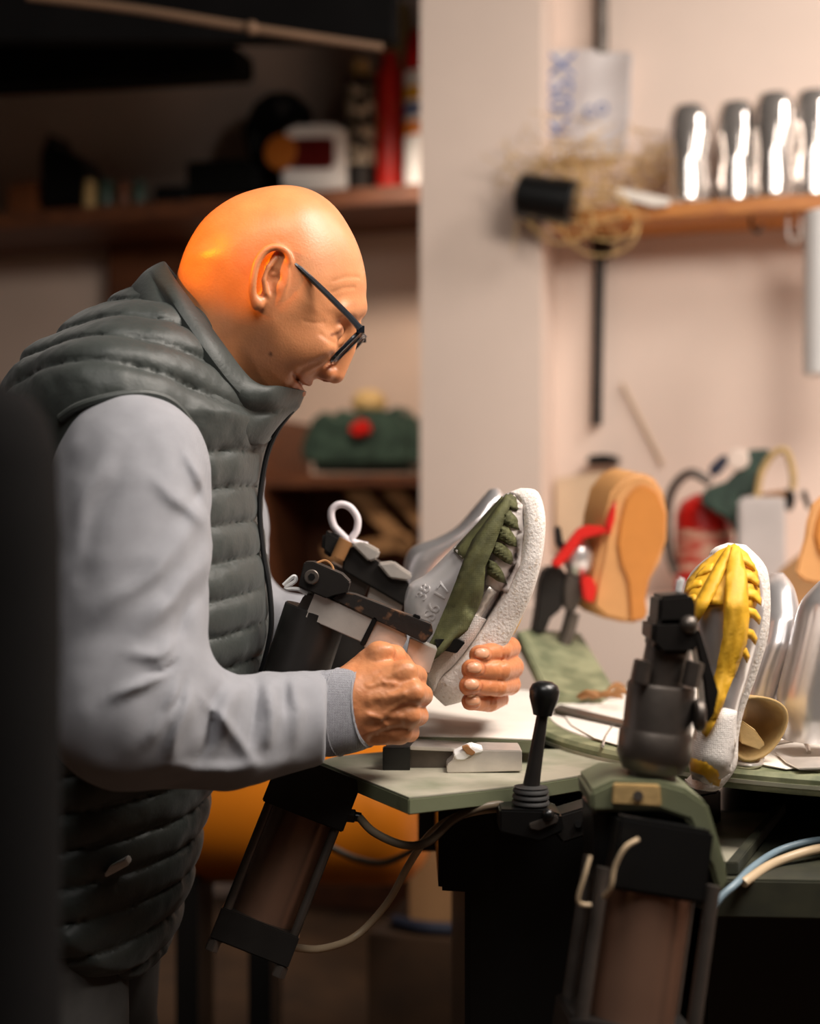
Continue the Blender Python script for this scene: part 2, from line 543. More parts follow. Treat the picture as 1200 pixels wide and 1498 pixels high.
# ------------------------------------------------------------------ the man
K = F / 1.5                                   # pixels per metre on the plane of the face
def q_of(p):                                  # metres -> head drawing units
    return np.stack([600 + p[:, 0] * K, (p[:, 1] - 1.5) * K, 749 - (p[:, 2] - ZC) * K], 1)
def NQ(px, py, qy):                           # photo position at a side depth -> drawing units
    s = (1.5 + qy / K) / 1.5
    return np.array([600 + (px - 600) * s, abs(qy), 749 + (py - 749) * s], dtype=np.float32)

HEAD = [(232, 560), (246, 470), (258, 415), (264, 393), (277, 358), (301, 322), (338, 294), (378, 279), (420, 273.5), (458, 281),
        (490, 303), (514, 338), (529, 374), (536, 410), (535, 436), (529, 456), (519, 478), (505, 502), (488, 526), (471, 546),
        (457, 557), (448, 563), (444, 569), (438, 578), (428, 589), (418, 598), (402, 606), (388, 608), (375, 610), (350, 630), (330, 700), (250, 700)]

HEAD = [(p.x, p.y) for p in catmull([Vector((a, b, 0)) for a, b in HEAD], 4, True)]

def head_q(q):
    x, y, z = q[:, 0], np.abs(q[:, 1]), q[:, 2]
    d = poly_depth(x, z, HEAD)
    # half breadth: broad skull, narrower towards chin and neck
    along = (x - 400) * 0.46 + (z - 280) * 0.89
    w = 107 - 30 * sstep(along, 165, 300)
    neck = sstep(z, 380, 470) * sstep(400 - x + (z - 430) * 0.25, 0, 70)
    w = w - 20 * neck
    w = np.minimum(w, 107 - 18 * sstep(x, 440, 530) * sstep(z, 300, 460))
    R = 104 - 24 * sstep(along, 190, 290)
    t = np.minimum(d / R, 1)
    f = (np.sqrt((y / w) ** 2 + (1 - t) ** 2) - 1) * np.minimum(w, R)
    p = np.stack([x, y, z], 1)
    f = smin(f, cap(p, (525, 8, 452), (504, 56, 463), 8, 7), 20)                    # brow
    f = smin(f, ell(p, (450, 56, 516), (42, 24, 26)), 34)                           # cheekbone
    f = smax(f, -ell(p, (512, 42, 489), (19, 25, 17)), 10)                          # eye socket
    f = smin(f, ell(p, (488, 42, 489), (17, 18, 15)), 4)                            # eye and lids
    # nose
    nose = chain(p, [(519, 0, 476), (509, 0, 512), (490, 0, 546)], [9, 11, 15])
    nose = smin(nose, ell(p, (478, 15, 547), (13, 12, 11)), 7)
    f = smin(f, nose, 9)
    f = smax(f, -cap(p, (473, 12, 553), (478, 10, 564), 3.6, 4.6), 3)               # nostril
    # lips
    f = smin(f, cap(p, (452, 0, 560), (443, 20, 556), 5, 3), 5)
    f = smin(f, cap(p, (442, 0, 575), (437, 20, 569), 6, 3.5), 5)
    f = f + 4.5 * np.exp(-(seg2(x, z, [(434, 553), (441, 562), (450, 569)]) / 2.6) ** 2)
    f = f + 2.6 * np.exp(-(seg2(x, z, [(488, 526), (466, 538), (447, 546), (436, 556)]) / 4.5) ** 2) * (y > 12)
    f = f + 1.6 * np.exp(-(seg2(x, z, [(436, 556), (428, 566), (424, 574)]) / 4) ** 2)
    f = f + 0.9 * np.exp(-(seg2(x, z, [(504, 511), (488, 508), (474, 499)]) / 3.5) ** 2)       # under-eye crease
    f = f + 1.0 * np.exp(-(seg2(x, z, [(520, 428), (505, 432), (490, 440)]) / 2.5) ** 2)       # forehead lines
    f = f + 0.9 * np.exp(-(seg2(x, z, [(526, 412), (508, 416), (492, 424)]) / 2.5) ** 2)
    f = f + 0.7 * np.exp(-(seg2(x, z, [(452, 482), (466, 484), (478, 482)]) / 2.5) ** 2)
    f = f + 1.2 * np.exp(-(((x - 446) / 26) ** 2 + ((z - 425) / 26) ** 2))                     # temple
    f = f - 2.0 * np.exp(-(((x - 300) / 26) ** 2 + ((z - 388) / 14) ** 2))                     # nape roll
    f = f + 0.7 * np.exp(-(seg2(x, z, [(290, 440), (312, 500), (345, 555)]) / 5) ** 2)
    # ear
    e = lambda px, py, s: NQ(px, py, -s)
    plate = ell(p, e(397, 407, 103), (27, 5, 46), EAR_R)
    HL = lambda pts, k: [np.array(v, dtype=np.float32) for v in catmull([Vector(tuple(float(c) for c in q)) for q in pts], k)]
    hel = chain(p, HL([e(413, 398, 104), e(424, 384, 110), e(419, 368, 114), e(404, 361.5, 117), e(388, 367, 119), e(376, 384, 121), e(370.5, 408, 121),
                    e(370, 430, 117), e(376, 446, 112)], 3), list(np.interp(np.linspace(0, 8, 25), range(9), [4, 4.5, 5, 5.2, 5.4, 5.6, 5.4, 5.6, 7])))
    ear = smin(plate, hel, 3)
    ear = smin(ear, cap(p, e(379, 443, 110), e(386, 438, 106), 7.5, 6), 8)               # lobe
    ear = smin(ear, chain(p, [e(404, 377, 110), e(393, 391, 113), e(387, 410, 114), e(389, 428, 111), e(393, 433, 108)], [3.5, 4.2, 4.6, 4.2, 3.5]), 3)
    ear = smax(ear, -ell(p, e(400, 409, 113), (9, 12, 15)), 4)                          # concha
    ear = smax(ear, -chain(p, [e(411, 377, 118), e(396, 378, 121), e(384, 397, 123), e(380, 420, 121)], [3.2, 2.6, 2.0, 1.6]), 3)
    ear = smin(ear, ell(p, e(407, 419, 105), (6, 6, 9)), 6)                             # tragus
    ear = smin(ear, cap(p, e(414, 398, 106), e(400, 402, 106), 3.4, 2.6), 3)            # helix root
    f = smin(f, ear, 5)
    return f

_a = math.radians(17)
EAR_R = np.array([[math.cos(_a), math.sin(_a), 0], [-math.sin(_a), math.cos(_a), 0], [0, 0, 1]], dtype=np.float32).T
_t = math.radians(16)
EAR_R = (EAR_R @ np.array([[math.cos(_t), 0, -math.sin(_t)], [0, 1, 0], [math.sin(_t), 0, math.cos(_t)]], dtype=np.float32)).astype(np.float32)

def head_f(p):
    return head_q(q_of(p)) / K

def qm(qx, qy, qz):
    return ((qx - 600) / K, 1.5 + qy / K, ZC - (qz - 749) / K)

Vh, Qh = mesh_sdf(head_f, qm(222, -135, 640), qm(545, 135, 262), 0.0019)

# colour of the skin itself
def lerp_tint(t, w, c):
    w = np.clip(w, 0, 1)[:, None]
    return t * (1 - w) + np.array(c)[None] * w
qh = q_of(Vh); ax_, ay_, az_ = qh[:, 0], np.abs(qh[:, 1]), qh[:, 2]
th = np.ones((len(Vh), 3))
th = lerp_tint(th, 0.55 * np.exp(-(((ax_ - 395) / 38) ** 2 + ((az_ - 535) / 42) ** 2)) * (0.7 + 0.3 * vnoise(Vh, 700)), (0.80, 0.78, 0.78))     # stubble
th = lerp_tint(th, 0.5 * np.exp(-(seg2(ax_, az_, [(442, 574), (436, 570)]) / 7) ** 2), (0.9, 0.62, 0.6))
th = lerp_tint(th, 0.5 * np.exp(-(seg2(ax_, az_, [(452, 560), (443, 557)]) / 6) ** 2), (0.85, 0.6, 0.56))
th = lerp_tint(th, 0.75 * np.exp(-(seg2(ax_, az_, [(434, 553), (441, 562), (450, 569)]) / 2.4) ** 2), (0.4, 0.22, 0.2))
th = lerp_tint(th, 0.35 * np.exp(-(((ax_ - 490) / 18) ** 2 + ((az_ - 550) / 18) ** 2)), (1.0, 0.78, 0.72))
th = lerp_tint(th, 0.35 * (ay_ > 104), (1.0, 0.80, 0.72))
th = lerp_tint(th, 0.55 * np.exp(-(seg2(ax_, az_, [(520, 452), (500, 462), (484, 466)]) / 5) ** 2) * (0.6 + 0.4 * vnoise(Vh, 900, 3)) * (ay_ > 10), (0.52, 0.44, 0.4))   # brows
th = lerp_tint(th, 0.9 * np.exp(-(seg2(ax_, az_, [(489, 498), (500, 492), (505, 484)]) / 2.2) ** 2) * (ay_ > 18), (0.22, 0.14, 0.12))      # lash line
th = lerp_tint(th, 0.45 * np.exp(-(((ax_ - 476) / 10) ** 2 + ((az_ - 556) / 9) ** 2)), (0.6, 0.4, 0.36))
mo = NQ(397.5, 519.5, -72)
th = lerp_tint(th, 0.85 * np.exp(-(((ax_ - mo[0]) / 2.6) ** 2 + ((az_ - mo[2]) / 3.4) ** 2) ** 2) * (qh[:, 1] < 0), (0.16, 0.12, 0.11))

def PA(px, py, Y):
    return np.array(P(px, py, Y), dtype=np.float32)

# near (right) fist
def hand_near(p):
    f = None
    W1, W2 = PA(505, 1010, 1.405), PA(505, 1058, 1.405)
    Kn = [PA(592, 984, 1.392), PA(602, 1014, 1.383), PA(596, 1046, 1.386), PA(584, 1071, 1.396)]
    r1 = [.0125, .0135, .0125, .0115]
    B = [PA(520, 1000, 1.402), PA(518, 1022, 1.396), PA(515, 1046, 1.397), PA(515, 1066, 1.403)]
    f = cap(p, W1, W2, .0205, .021)
    f = smin(f, cap(p, PA(480, 1032, 1.405), PA(520, 1034, 1.405), .029, .029), .012)
    for b, k, r in zip(B, Kn, r1):
        f = smin(f, cap(p, b, k, .0185, r), .010)
    f = smin(f, cap(p, PA(560, 1020, 1.425), PA(575, 1045, 1.425), .03, .026), .012)      # palm body
    # fingers folded away behind the knuckles
    PIP = [PA(610, 990, 1.428), PA(617, 1017, 1.424), PA(612, 1047, 1.424), PA(600, 1072, 1.430)]
    DIP = [PA(598, 992, 1.449), PA(604, 1018, 1.448), PA(600, 1046, 1.447), PA(592, 1070, 1.447)]
    TIP = [PA(575, 992, 1.436), PA(580, 1018, 1.437), PA(578, 1046, 1.436), PA(574, 1070, 1.437)]
    for k, a, b, c, r in zip(Kn, PIP, DIP, TIP, (.0108, .0112, .0106, .0095)):
        f = smin(f, chain(p, [k, a, b, c], [r * 1.12, r, r * .92, r * .8]), .0045)
    # knuckle heads, tendons, veins
    for k in Kn:
        f = smin(f, ell(p, k + np.array([.002, -.007, .0015]), (.0095, .0068, .0092)), .006)
    for b, k in zip(B, Kn):
        f = smin(f, cap(p, b + np.array([.016, -.0185, .001]), k + np.array([-.008, -.0112, .001]), .0018, .0020), .007)
    pxv, pyv = to_px(p)
    for vp in ([(540, 1046), (556, 1052), (578, 1034), (592, 1028)], [(540, 1072), (566, 1062), (586, 1060)], [(540, 1004), (560, 998), (576, 1000)], [(556, 1052), (566, 1062)]):
        f = f - .0011 * np.exp(-(seg2(pxv, pyv, vp) / 4.0) ** 2) * (p[:, 1] < 1.40)
    for a, b in (((552, 1024), (596, 1000)), ((548, 1058), (600, 1033)), ((545, 1078), (590, 1062))):
        f = f + .0015 * np.exp(-(seg2(*to_px(p), [a, b]) / 8) ** 2) * (p[:, 1] < 1.40)
    # thumb over the top
    f = smin(f, chain(p, [PA(514, 1000, 1.42), PA(552, 962, 1.412), PA(578, 962, 1.432), PA(596, 978, 1.452)], [.0185, .0155, .0125, .0095]), .009)
    f = smin(f, ell(p, PA(560, 952, 1.405), (.012, .009, .008)), .008)
    # skin folds between the knuckles
    pxx, pyy = to_px(p)
    f = f + .00025 * vnoise(p, 300) + .0006 * vnoise(p, 90)
    return f
Vn, Qn = mesh_sdf(hand_near, PA(470, 1110, 1.35), PA(650, 925, 1.475), 0.0014)
tn = np.ones((len(Vn), 3))
px_, py_ = to_px(Vn)
tn = lerp_tint(tn, 0.5 * sstep(py_, 1010, 1085), (0.92, 0.76, 0.70))
tn = lerp_tint(tn, 0.22 * sstep(vnoise(Vn, 90, 5), 0.0, 0.6), (0.9, 0.72, 0.66))

# far (left) hand behind the sole, fingers round to the near side
FT = [  # knuckle, PIP, DIP, tip
    [(728, 944, 1.640), (746, 948, 1.580), (734, 952, 1.523), (701, 958, 1.497)],
    [(734, 968, 1.638), (750, 976, 1.574), (733, 981, 1.512), (690, 979, 1.488)],
    [(734, 992, 1.640), (746, 1001, 1.572), (728, 1005, 1.512), (686, 1003, 1.486)],
    [(726, 1014, 1.645), (730, 1023, 1.585), (716, 1029, 1.525), (688, 1026, 1.495)]]
FR = [.0112, .0115, .0110, .0098]
def hand_far(p):
    f = cap(p, PA(640, 965, 1.70), PA(668, 962, 1.685), .027, .025)
    for q, r in zip(FT, FR):
        f = smin(f, cap(p, PA(672, 960 + (q[0][1] - 975) * .4, 1.68), PA(*q[0]), .019, .0135), .012)
    for q, r in zip(FT, FR):
        g = chain(p, [PA(*a) for a in q], [r * 1.2, r * 1.04, r * .96, r * .86])
        g = smin(g, ell(p, PA(*q[1]), (r * 1.05,) * 3), .003)
        g = smin(g, ell(p, PA(*q[3]) + np.array([.001, -.002, 0]), (r * 1.0, r * .82, r * .9)), .003)
        f = smin(f, g, .0028)
    f = smin(f, chain(p, [PA(676, 940, 1.665), PA(722, 920, 1.635), PA(742, 910, 1.615), PA(744, 892, 1.605)], [.019, .0150, .0125, .0105]), .01)
    for q in FT:    # joint creases
        for s_, t_ in ((q[2], .0035),):
            c = PA(*s_); f = f + .0005 * np.exp(-((p[:, 0] - c[0]) / .0016) ** 2) * (np.abs(p[:, 2] - c[2]) < .013)
    return f + .0003 * vnoise(p, 300)
Vf, Qf = mesh_sdf(hand_far, PA(625, 1055, 1.46), PA(785, 865, 1.735), 0.0015)
tf = np.ones((len(Vf), 3)) * np.array([0.96, 0.84, 0.78])
px_, py_ = to_px(Vf)
for q in FT:
    cx, cy = q[3][0] + 6, q[3][1] - 1
    on = (np.abs((px_ - cx) / 13.5) ** 2.6 + np.abs((py_ - cy) / 9.5) ** 2.6 < 1) & (Vf[:, 1] < q[3][2])
    tf = lerp_tint(tf, on * 0.9, (1.04, 0.90, 0.86))
    rim = np.abs(np.abs((px_ - cx) / 13.5) ** 2.6 + np.abs((py_ - cy) / 9.5) ** 2.6 - 1.12)
    tf = lerp_tint(tf, 0.75 * np.exp(-(rim / .35) ** 2) * (Vf[:, 1] < q[3][2]), (0.62, 0.40, 0.34))

# trunk, arms and legs under the clothes
SH, EL, WR = PA(192, 690, 1.35), PA(188, 1046, 1.29), PA(500, 1032, 1.405)
SH2, EL2, WR2 = PA(300, 640, 1.70), PA(318, 925, 1.78), PA(652, 964, 1.695)
def trunk(p):
    f = chain(p, [PA(290, 560, 1.52), PA(190, 680, 1.53), PA(150, 900, 1.54), PA(120, 1150, 1.54), PA(100, 1300, 1.54)], [.065, .12, .11, .08, .07])
    f = smin(f, chain(p, [PA(250, 600, 1.46), SH, EL, WR], [.04, .045, .034, .024]), .03)
    f = smin(f, chain(p, [PA(290, 600, 1.60), SH2, EL2, WR2], [.04, .05, .04, .026]), .03)
    for y in (1.46, 1.63):
        f = smin(f, chain(p, [PA(100, 1330, y), np.array([-.36, y, .47]), np.array([-.37, y, .09]), np.array([-.26, y, .035])], [.05, .05, .042, .03]), .03)
    return f
Vt, Qt = mesh_sdf(trunk, (-.62, 1.18, -.02), (.06, 1.86, 1.38), 0.011, project=1)
tt = np.ones((len(Vt), 3))

off = 0; VV, QQ, TT = [], [], []
for v, q, t in ((Vh, Qh, th), (Vn, Qn, tn), (Vf, Qf, tf), (Vt, Qt, tt)):
    VV.append(v); QQ.append(q + off); TT.append(t); off += len(v)
person = np_mesh('person', np.concatenate(VV), np.concatenate(QQ), M['skin'], None, np.concatenate(TT))
recenter(person)
tag(person, 'bald man in glasses, grey shirt and dark padded vest bending over a half-made shoe', 'person')

M['nail'] = pbr('fingernail', (222, 158, 122), 0.3, var=0.04, sss=0.1)
bh = BVHTree.FromPolygons([tuple(v) for v in Vf.tolist()], [tuple(q) for q in Qf.tolist()])
for q in FT:
    cx, cy = q[3][0] + 4, q[3][1] - 2
    poly = [(cx + 11 * math.copysign(abs(math.cos(t)) ** .8, math.cos(t)), cy + 7.6 * math.copysign(abs(math.sin(t)) ** .8, math.sin(t))) for t in np.linspace(0, 2 * PI, 21)[:-1]]
    patch('fingernail', poly, bh, M['nail'], person, off=.0004, bulge=.0006, thick=.0006, step=2.2)

# shirt: two sleeves
RIDGE = [([(264, 962), (210, 1000), (150, 1024)], .006, 9), ([(272, 988), (246, 1050), (214, 1078)], .006, 9), ([(286, 1002), (268, 1060), (250, 1112)], .007, 10),
         ([(352, 996), (330, 1040), (318, 1090)], .006, 10), ([(395, 996), (400, 1050), (390, 1098)], .006, 9), ([(430, 990), (440, 1040), (430, 1090)], .004, 8),
         ([(300, 748), (230, 826), (140, 900)], .005, 14), ([(172, 640), (120, 710), (92, 770)], .005, 16), ([(304, 800), (255, 880), (190, 930)], .005, 13),
         ([(268, 660), (300, 735)], .004, 8), ([(236, 705), (300, 775)], .005, 9), ([(270, 940), (225, 955), (180, 950)], .005, 9),
         ([(240, 1120), (330, 1132), (420, 1112)], .004, 12), ([(298, 1010), (345, 1075), (372, 1120)], .004, 9)]
GROOVE = [([(266, 968), (235, 982), (205, 984)], .006, 6), ([(276, 992), (262, 1030), (232, 1064)], .004, 6), ([(325, 1000), (300, 1060), (290, 1110)], .005, 8),
          ([(378, 992), (370, 1050), (362, 1090)], .005, 8), ([(300, 840), (275, 905), (262, 960)], .003, 9), ([(418, 990), (420, 1050)], .003, 6),
          ([(168, 700), (130, 780), (112, 860)], .003, 16), ([(300, 700), (262, 760)], .002, 8)]
def sleeve_near(p):
    f = chain(p, [PA(196, 684, 1.352), PA(190, 840, 1.318), PA(192, 1036, 1.290)], [.0730, .0730, .0665])
    g = chain(p, [PA(192, 1036, 1.290), PA(330, 1070, 1.335), PA(440, 1054, 1.378), PA(478, 1042, 1.392)], [.0665, .0535, .0470, .0405])
    f = smin(f, g, .03)
    x, y = to_px(p)
    near = sstep(1.40 - p[:, 1], 0.0, 0.05)
    wx_ = 10 * vnoise(p, 26, 11); wz_ = 10 * vnoise(p, 26, 12)
    for pts, a, w in RIDGE:
        f = f - 1.25 * a * fold(x + wx_, y + wz_, pts, w * 1.15) * near
    for pts, a, w in GROOVE:
        f = f + 1.3 * a * fold(x + wx_, y + wz_, pts, w * 1.1) * near
    f = f - .004 * vnoise(p, 18) - .0018 * vnoise(p, 42, 2)
    return smax(f, (x - 478) / F * 1.39 - 0.0 + (y - 1040) * 0.00002, .004)
Vs, Qs = mesh_sdf(sleeve_near, (-.52, 1.18, .84), (-.06, 1.47, 1.36), 0.0034)
def sleeve_far(p):
    f = chain(p, [PA(300, 640, 1.69), EL2], [.07, .066])
    f = smin(f, chain(p, [EL2, PA(520, 950, 1.735), PA(625, 962, 1.70)], [.066, .052, .042]), .03)
    return f - .004 * vnoise(p, 22) - .002 * vnoise(p, 50, 2)
Vs2, Qs2 = mesh_sdf(sleeve_far, (-.36, 1.58, .92), (.08, 1.88, 1.40), 0.0052)
shirt = np_mesh('shirt', np.concatenate([Vs, Vs2]), np.concatenate([Qs, Qs2 + len(Vs)]), M['shirt'], person)

# cuff: a stitched band standing a little proud
def cuff_ring(px, py_top, py_bot, Y, e=2.2, grow=1.0):
    px = (px[0] + 6, px[1] + 4)
    c = (P(px[0], py_top, Y) + P(px[1], py_bot, Y)) / 2
    return sell(c, (P(px[1], py_bot, Y) - P(px[0], py_top, Y)) / 2 * grow, Vector((0.012, .036 * grow, 0)), 40, e)
mb = MB()
ax0 = [cuff_ring((456, 464), 983, 1106, 1.388, grow=.90), cuff_ring((462, 470), 981, 1107, 1.389, grow=.99), cuff_ring((474, 482), 980, 1107, 1.391),
       cuff_ring((487, 497), 978, 1105, 1.394), cuff_ring((505, 519), 977, 1101, 1.398), cuff_ring((521, 537), 977, 1094, 1.402),
       cuff_ring((525, 542), 979, 1090, 1.403), cuff_ring((524, 541), 983, 1086, 1.403, grow=.93), cuff_ring((505, 520), 990, 1090, 1.399, grow=.9), cuff_ring((480, 490), 990, 1090, 1.394, grow=.88)]
mb.loft(ax0, caps=False)
cuff = mb.build('cuff', M['cuff'], shirt, smooth=60, sub=1)
mb = MB()
mb.tube([v for v in cuff_ring((487, 497), 978, 1105, 1.394, grow=1.004)], .0007, 6, smooth=0, closed=True)
mb.tube([v for v in cuff_ring((522, 539), 978, 1092, 1.4025, grow=1.004)], .0008, 6, smooth=0, closed=True)
mb.build('cuff_stitching', M['shirt'], shirt)

# ------------------------------------------------------------------ padded vest
VEST = [(246, 425), (205, 418), (152, 434), (92, 474), (45, 512), (5, 575), (-35, 650), (-66, 750), (-82, 900), (-92, 1100), (-98, 1330), (-90, 1425),
        (60, 1432), (215, 1420), (262, 1330), (290, 1225), (305, 1160), (345, 1085), (374, 990), (390, 930), (391, 870), (381, 805), (375, 745), (377, 695),
        (386, 650), (398, 612), (380, 570), (330, 500)]
VEST = [(p.x, p.y) for p in catmull([Vector((a, b, 0)) for a, b in VEST], 3, True)]
def vest_f(p):
    x = 600 + p[:, 0] * K; z = 749 - (p[:, 2] - ZC) * K; y = (p[:, 1] - 1.53) * K
    d = poly_depth(x, z, VEST)
    w = 212 + 40 * sstep(z, 480, 600) - 30 * sstep(z, 900, 1200) + 26 * sstep(z, 1200, 1400)
    w = w * (1 - 0.35 * (1 - sstep(z, 420, 540)))
    R = 165.0 - 40 * (1 - sstep(z, 480, 640))
    t = np.minimum(d / R, 1)
    f = (np.sqrt((y / w) ** 2 + (1 - t) ** 2) - 1) * np.minimum(R, w)
    ya = np.abs(y) - 0
    q = np.stack([x, ya, z], 1)
    sh = chain(q, [(272, 40, 505), (235, 110, 550), (192, 196, 600)], [86, 92, 90])
    f = smin(f, sh, 40)
    # quilting
    xe = np.clip(385 - x, -20, 330)
    s = z - 0.22 * xe * sstep(z, 560, 700) + 0.06 * xe + 5 * vnoise(p, 9, 4)
    s = s + 0.30 * np.maximum(ya - 110, 0) * (1 - sstep(z, 560, 680))
    fr = np.mod((s - 660) / 50.3, 1.0)
    puff = np.sqrt(np.clip(1 - (2 * fr - 1) ** 2, 0, 1))
    amp = 11.0 * (1 - 0.8 * sstep(x, 374, 392) * (z > 600))
    f = f - amp * (puff - 0.6)
    seam = np.exp(-((np.minimum(fr, 1 - fr)) / .18) ** 2)
    f = f - 2.4 * vnoise(p * np.array([1.0, 1.0, .55], dtype=np.float32), 38, 8) * (.5 + .9 * seam) - 1.2 * vnoise(p, 85, 9)
    return f / K
Vv, Qv = mesh_sdf(vest_f, (-.56, 1.22, .66), (-.10, 1.84, 1.47), 0.0042)
# opening for the collar: keep all; the collar covers it
vest = np_mesh('vest', Vv, Qv, M['vest'], person)

def ringpts(cs, Yc=1.505, n=6):
    near = [P(a, b, Yc - y) for a, b, y in cs]
    far = [Vector(((a - 600) / F * (Yc - y), Yc + y, ZC - (b - 749) / F * (Yc - y))) for a, b, y in cs[1:-1]][::-1]
    return catmull(near + far, n, True)
top = [(238, 384, 0), (257, 415, .058), (312, 488, .082), (352, 542, .074), (376, 562, .070), (410, 566, .054), (446, 573, 0)]
mid = [(215, 394, 0), (238, 440, .070), (288, 520, .100), (335, 580, .090), (368, 606, .066), (402, 606, .044), (438, 596, 0)]
low = [(190, 420, 0), (212, 478, .078), (266, 556, .116), (318, 622, .100), (356, 650, .062), (382, 648, .034), (396, 640, 0)]
def shift(cs, dx, dy, s):
    return [(a + dx, b + dy, y * s) for a, b, y in cs]
def between(a, b, t, puff=0):
    return [(p[0] * (1 - t) + q[0] * t, p[1] * (1 - t) + q[1] * t, p[2] * (1 - t) + q[2] * t + (puff if 0 < i < len(a) - 1 else 0)) for i, (p, q) in enumerate(zip(a, b))]
secs = [ringpts(shift(low, 4, 0, .80)), ringpts(low), ringpts(between(low, mid, .35, .006)), ringpts(between(low, mid, .7, .006)), ringpts(mid), ringpts(between(mid, top, .10, -.006)),
        ringpts(between(mid, top, .35, .007)), ringpts(between(mid, top, .8, .006)), ringpts(top),
        ringpts([(a + 4, b - 2, max(0, y - .004)) for a, b, y in top]), ringpts([(a + 9, b + 5, max(0, y - .010)) for a, b, y in top[:-1]] + [(436, 580, 0)]),
        ringpts([(a + 6, b + 5, max(0, y - .010)) for a, b, y in mid[:-1]] + [(418, 600, 0)])]
mb = MB(); mb.loft(secs, caps=False)
# small wrinkles of the nylon
_v = np.array(mb.v, dtype=np.float32)
_n = vnoise(_v * np.array([1, 1, .6], dtype=np.float32), 60, 3) * .0022 + vnoise(_v, 120, 4) * .0008
_cx = np.array(P(330, 520, 1.505), dtype=np.float32)
_d = _v - _cx; _d /= np.linalg.norm(_d, axis=1, keepdims=True)
mb.v = [tuple(a) for a in (_v + _d * _n[:, None])]
mb.build('collar', M['vest'], vest, smooth=80, sub=1)
# front zip
mb = MB()
mb.tube([P(a, b, 1.5) for a, b in ((428, 600), (408, 626), (393, 658), (384, 700), (380, 745), (385, 805), (395, 868), (396, 925), (380, 990), (348, 1085))], .0030, 8)
mb.build('zipper', M['zip'], vest)
# bound arm hole
bv = BVHTree.FromPolygons([tuple(v) for v in Vv.tolist()], [tuple(q) for q in Qv.tolist()])
eye = Vector((0, 0, ZC)); pts = []
for a, b in ((88, 612), (112, 596), (148, 584), (184, 577), (216, 576), (244, 584), (266, 602), (284, 630), (295, 662), (300, 700)):
    h = bv.ray_cast(eye, (P(a, b, 1.0) - eye).normalized())
    if h[0] is not None: pts.append(h[0] + (eye - h[0]).normalized() * .001)
if len(pts) > 3:
    mb = MB(); mb.tube(pts, .0042, 8); mb.build('armhole_binding', M['vest'], vest)
# white tissue end in the hip pocket
mb = MB(); hp = [(152, 1280), (160, 1268), (184, 1257), (188, 1266), (166, 1278), (154, 1284)]
hit = bv.ray_cast(eye, (P(168, 1270, 1.0) - eye).normalized())
Yp = hit[0].y - .012 if hit[0] is not None else 1.36
mb.prism([P(a, b, Yp) for a, b in hp], (0, .02, 0)); mb.build('pocket_tissue', M['white'], vest, bevel=.001)
# trousers
def trous(p):
    f = None
    for y in (1.46, 1.63):
        g = chain(p, [np.array([-.38, y, .76]), np.array([-.36, y, .47]), np.array([-.37, y, .10])], [.088, .076, .066])
        f = g if f is None else smin(f, g, .03)
    return f - .005 * vnoise(p, 14) - .002 * vnoise(p, 40)
Vq, Qq = mesh_sdf(trous, (-.53, 1.32, .03), (-.2, 1.78, .92), 0.009, project=1)
np_mesh('trousers', Vq, Qq, M['trousers'], person)
mb = MB()
for y in (1.46, 1.63):
    mb.loft([sell((-.30, y, z), (.13 * s, 0, 0), (0, .046 * s, 0), 24, 2.6) for z, s in ((.001, .94), (.012, 1.0), (.04, .98), (.07, .8), (.095, .5))])
mb.build('work_shoes', M['blackp'], person)

# ------------------------------------------------------------------ glasses
YN = 1.5 - .074
def conv(px, py, s):
    return Vector(((px - 600) / F * YN, 1.5 + s * .074, ZC - (py - 749) / F * YN + s * .004))
U = Vector(((527 - 600) / F * YN, 1.5, ZC - (476 - 749) / F * YN)); Dn = Vector(((482 - 600) / F * YN, 1.5, ZC - (521 - 749) / F * YN))
wx = Vector((-.02, 1, .054)).normalized()          # the head is tipped a little sideways
nrm = (Dn - U).cross(wx).normalized()
frm = MB(); lenses = []
for s in (-1, 1):
    c = (U + Dn) / 2 + wx * (s * .041)
    frm.tube(sell(c, (Dn - U) / 2, wx * .033, 40, 3.6), .0023, 8, smooth=0, closed=True)
    lens = MB(); lens.prism(sell(c, (Dn - U) / 2 * .98, wx * .0325, 40, 3.6), nrm * .0012); lenses.append(lens)
br = (U * .8 + Dn * .2)
frm.tube([br - wx * .0085, br + nrm * (-.003) + Vector((.003, 0, .003)), br + wx * .0085], .0022, 8)
for s in (-1, 1):
    frm.box(U + wx * (s * .0735) + Vector((-.001, 0, 0)), (.008, .005, .007))
glasses = frm.build('glasses', M['acetate'], person)
for s in (-1, 1):
    tm = MB(); tm.tube([conv(418, 374, s) + Vector((0, -s * .006, 0)), conv(431, 380, s), conv(470, 416, s), conv(508, 454, s), conv(527, 475, s)], [.0018, .0026, .0030, .0032, .0036], 8)
    tmo = tm.build('temple', M['acetate'], glasses)
gm = bpy.data.materials.new('spectacle_glass'); gm.use_nodes = True
_nt = gm.node_tree; _nt.nodes.clear()
_o = _nt.nodes.new('ShaderNodeOutputMaterial'); _t = _nt.nodes.new('ShaderNodeBsdfTransparent'); _g = _nt.nodes.new('ShaderNodeBsdfGlossy'); _m = _nt.nodes.new('ShaderNodeMixShader')
_g.inputs['Roughness'].default_value = 0.05; _m.inputs[0].default_value = 0.07
_nt.links.new(_t.outputs[0], _m.inputs[1]); _nt.links.new(_g.outputs[0], _m.inputs[2]); _nt.links.new(_m.outputs[0], _o.inputs[0])
for lens in lenses: lens.build('spectacle_lens', gm, glasses)
# ------------------------------------------------------------------ shoe machine: pedestal and plates
def pr(poly, Y, depth, mb=None):
    """outline seen at distance Y swept away from the viewer by depth"""
    mb = mb or MB()
    return mb.prism([P(a, b, Y) for a, b in poly], (0, depth, 0))

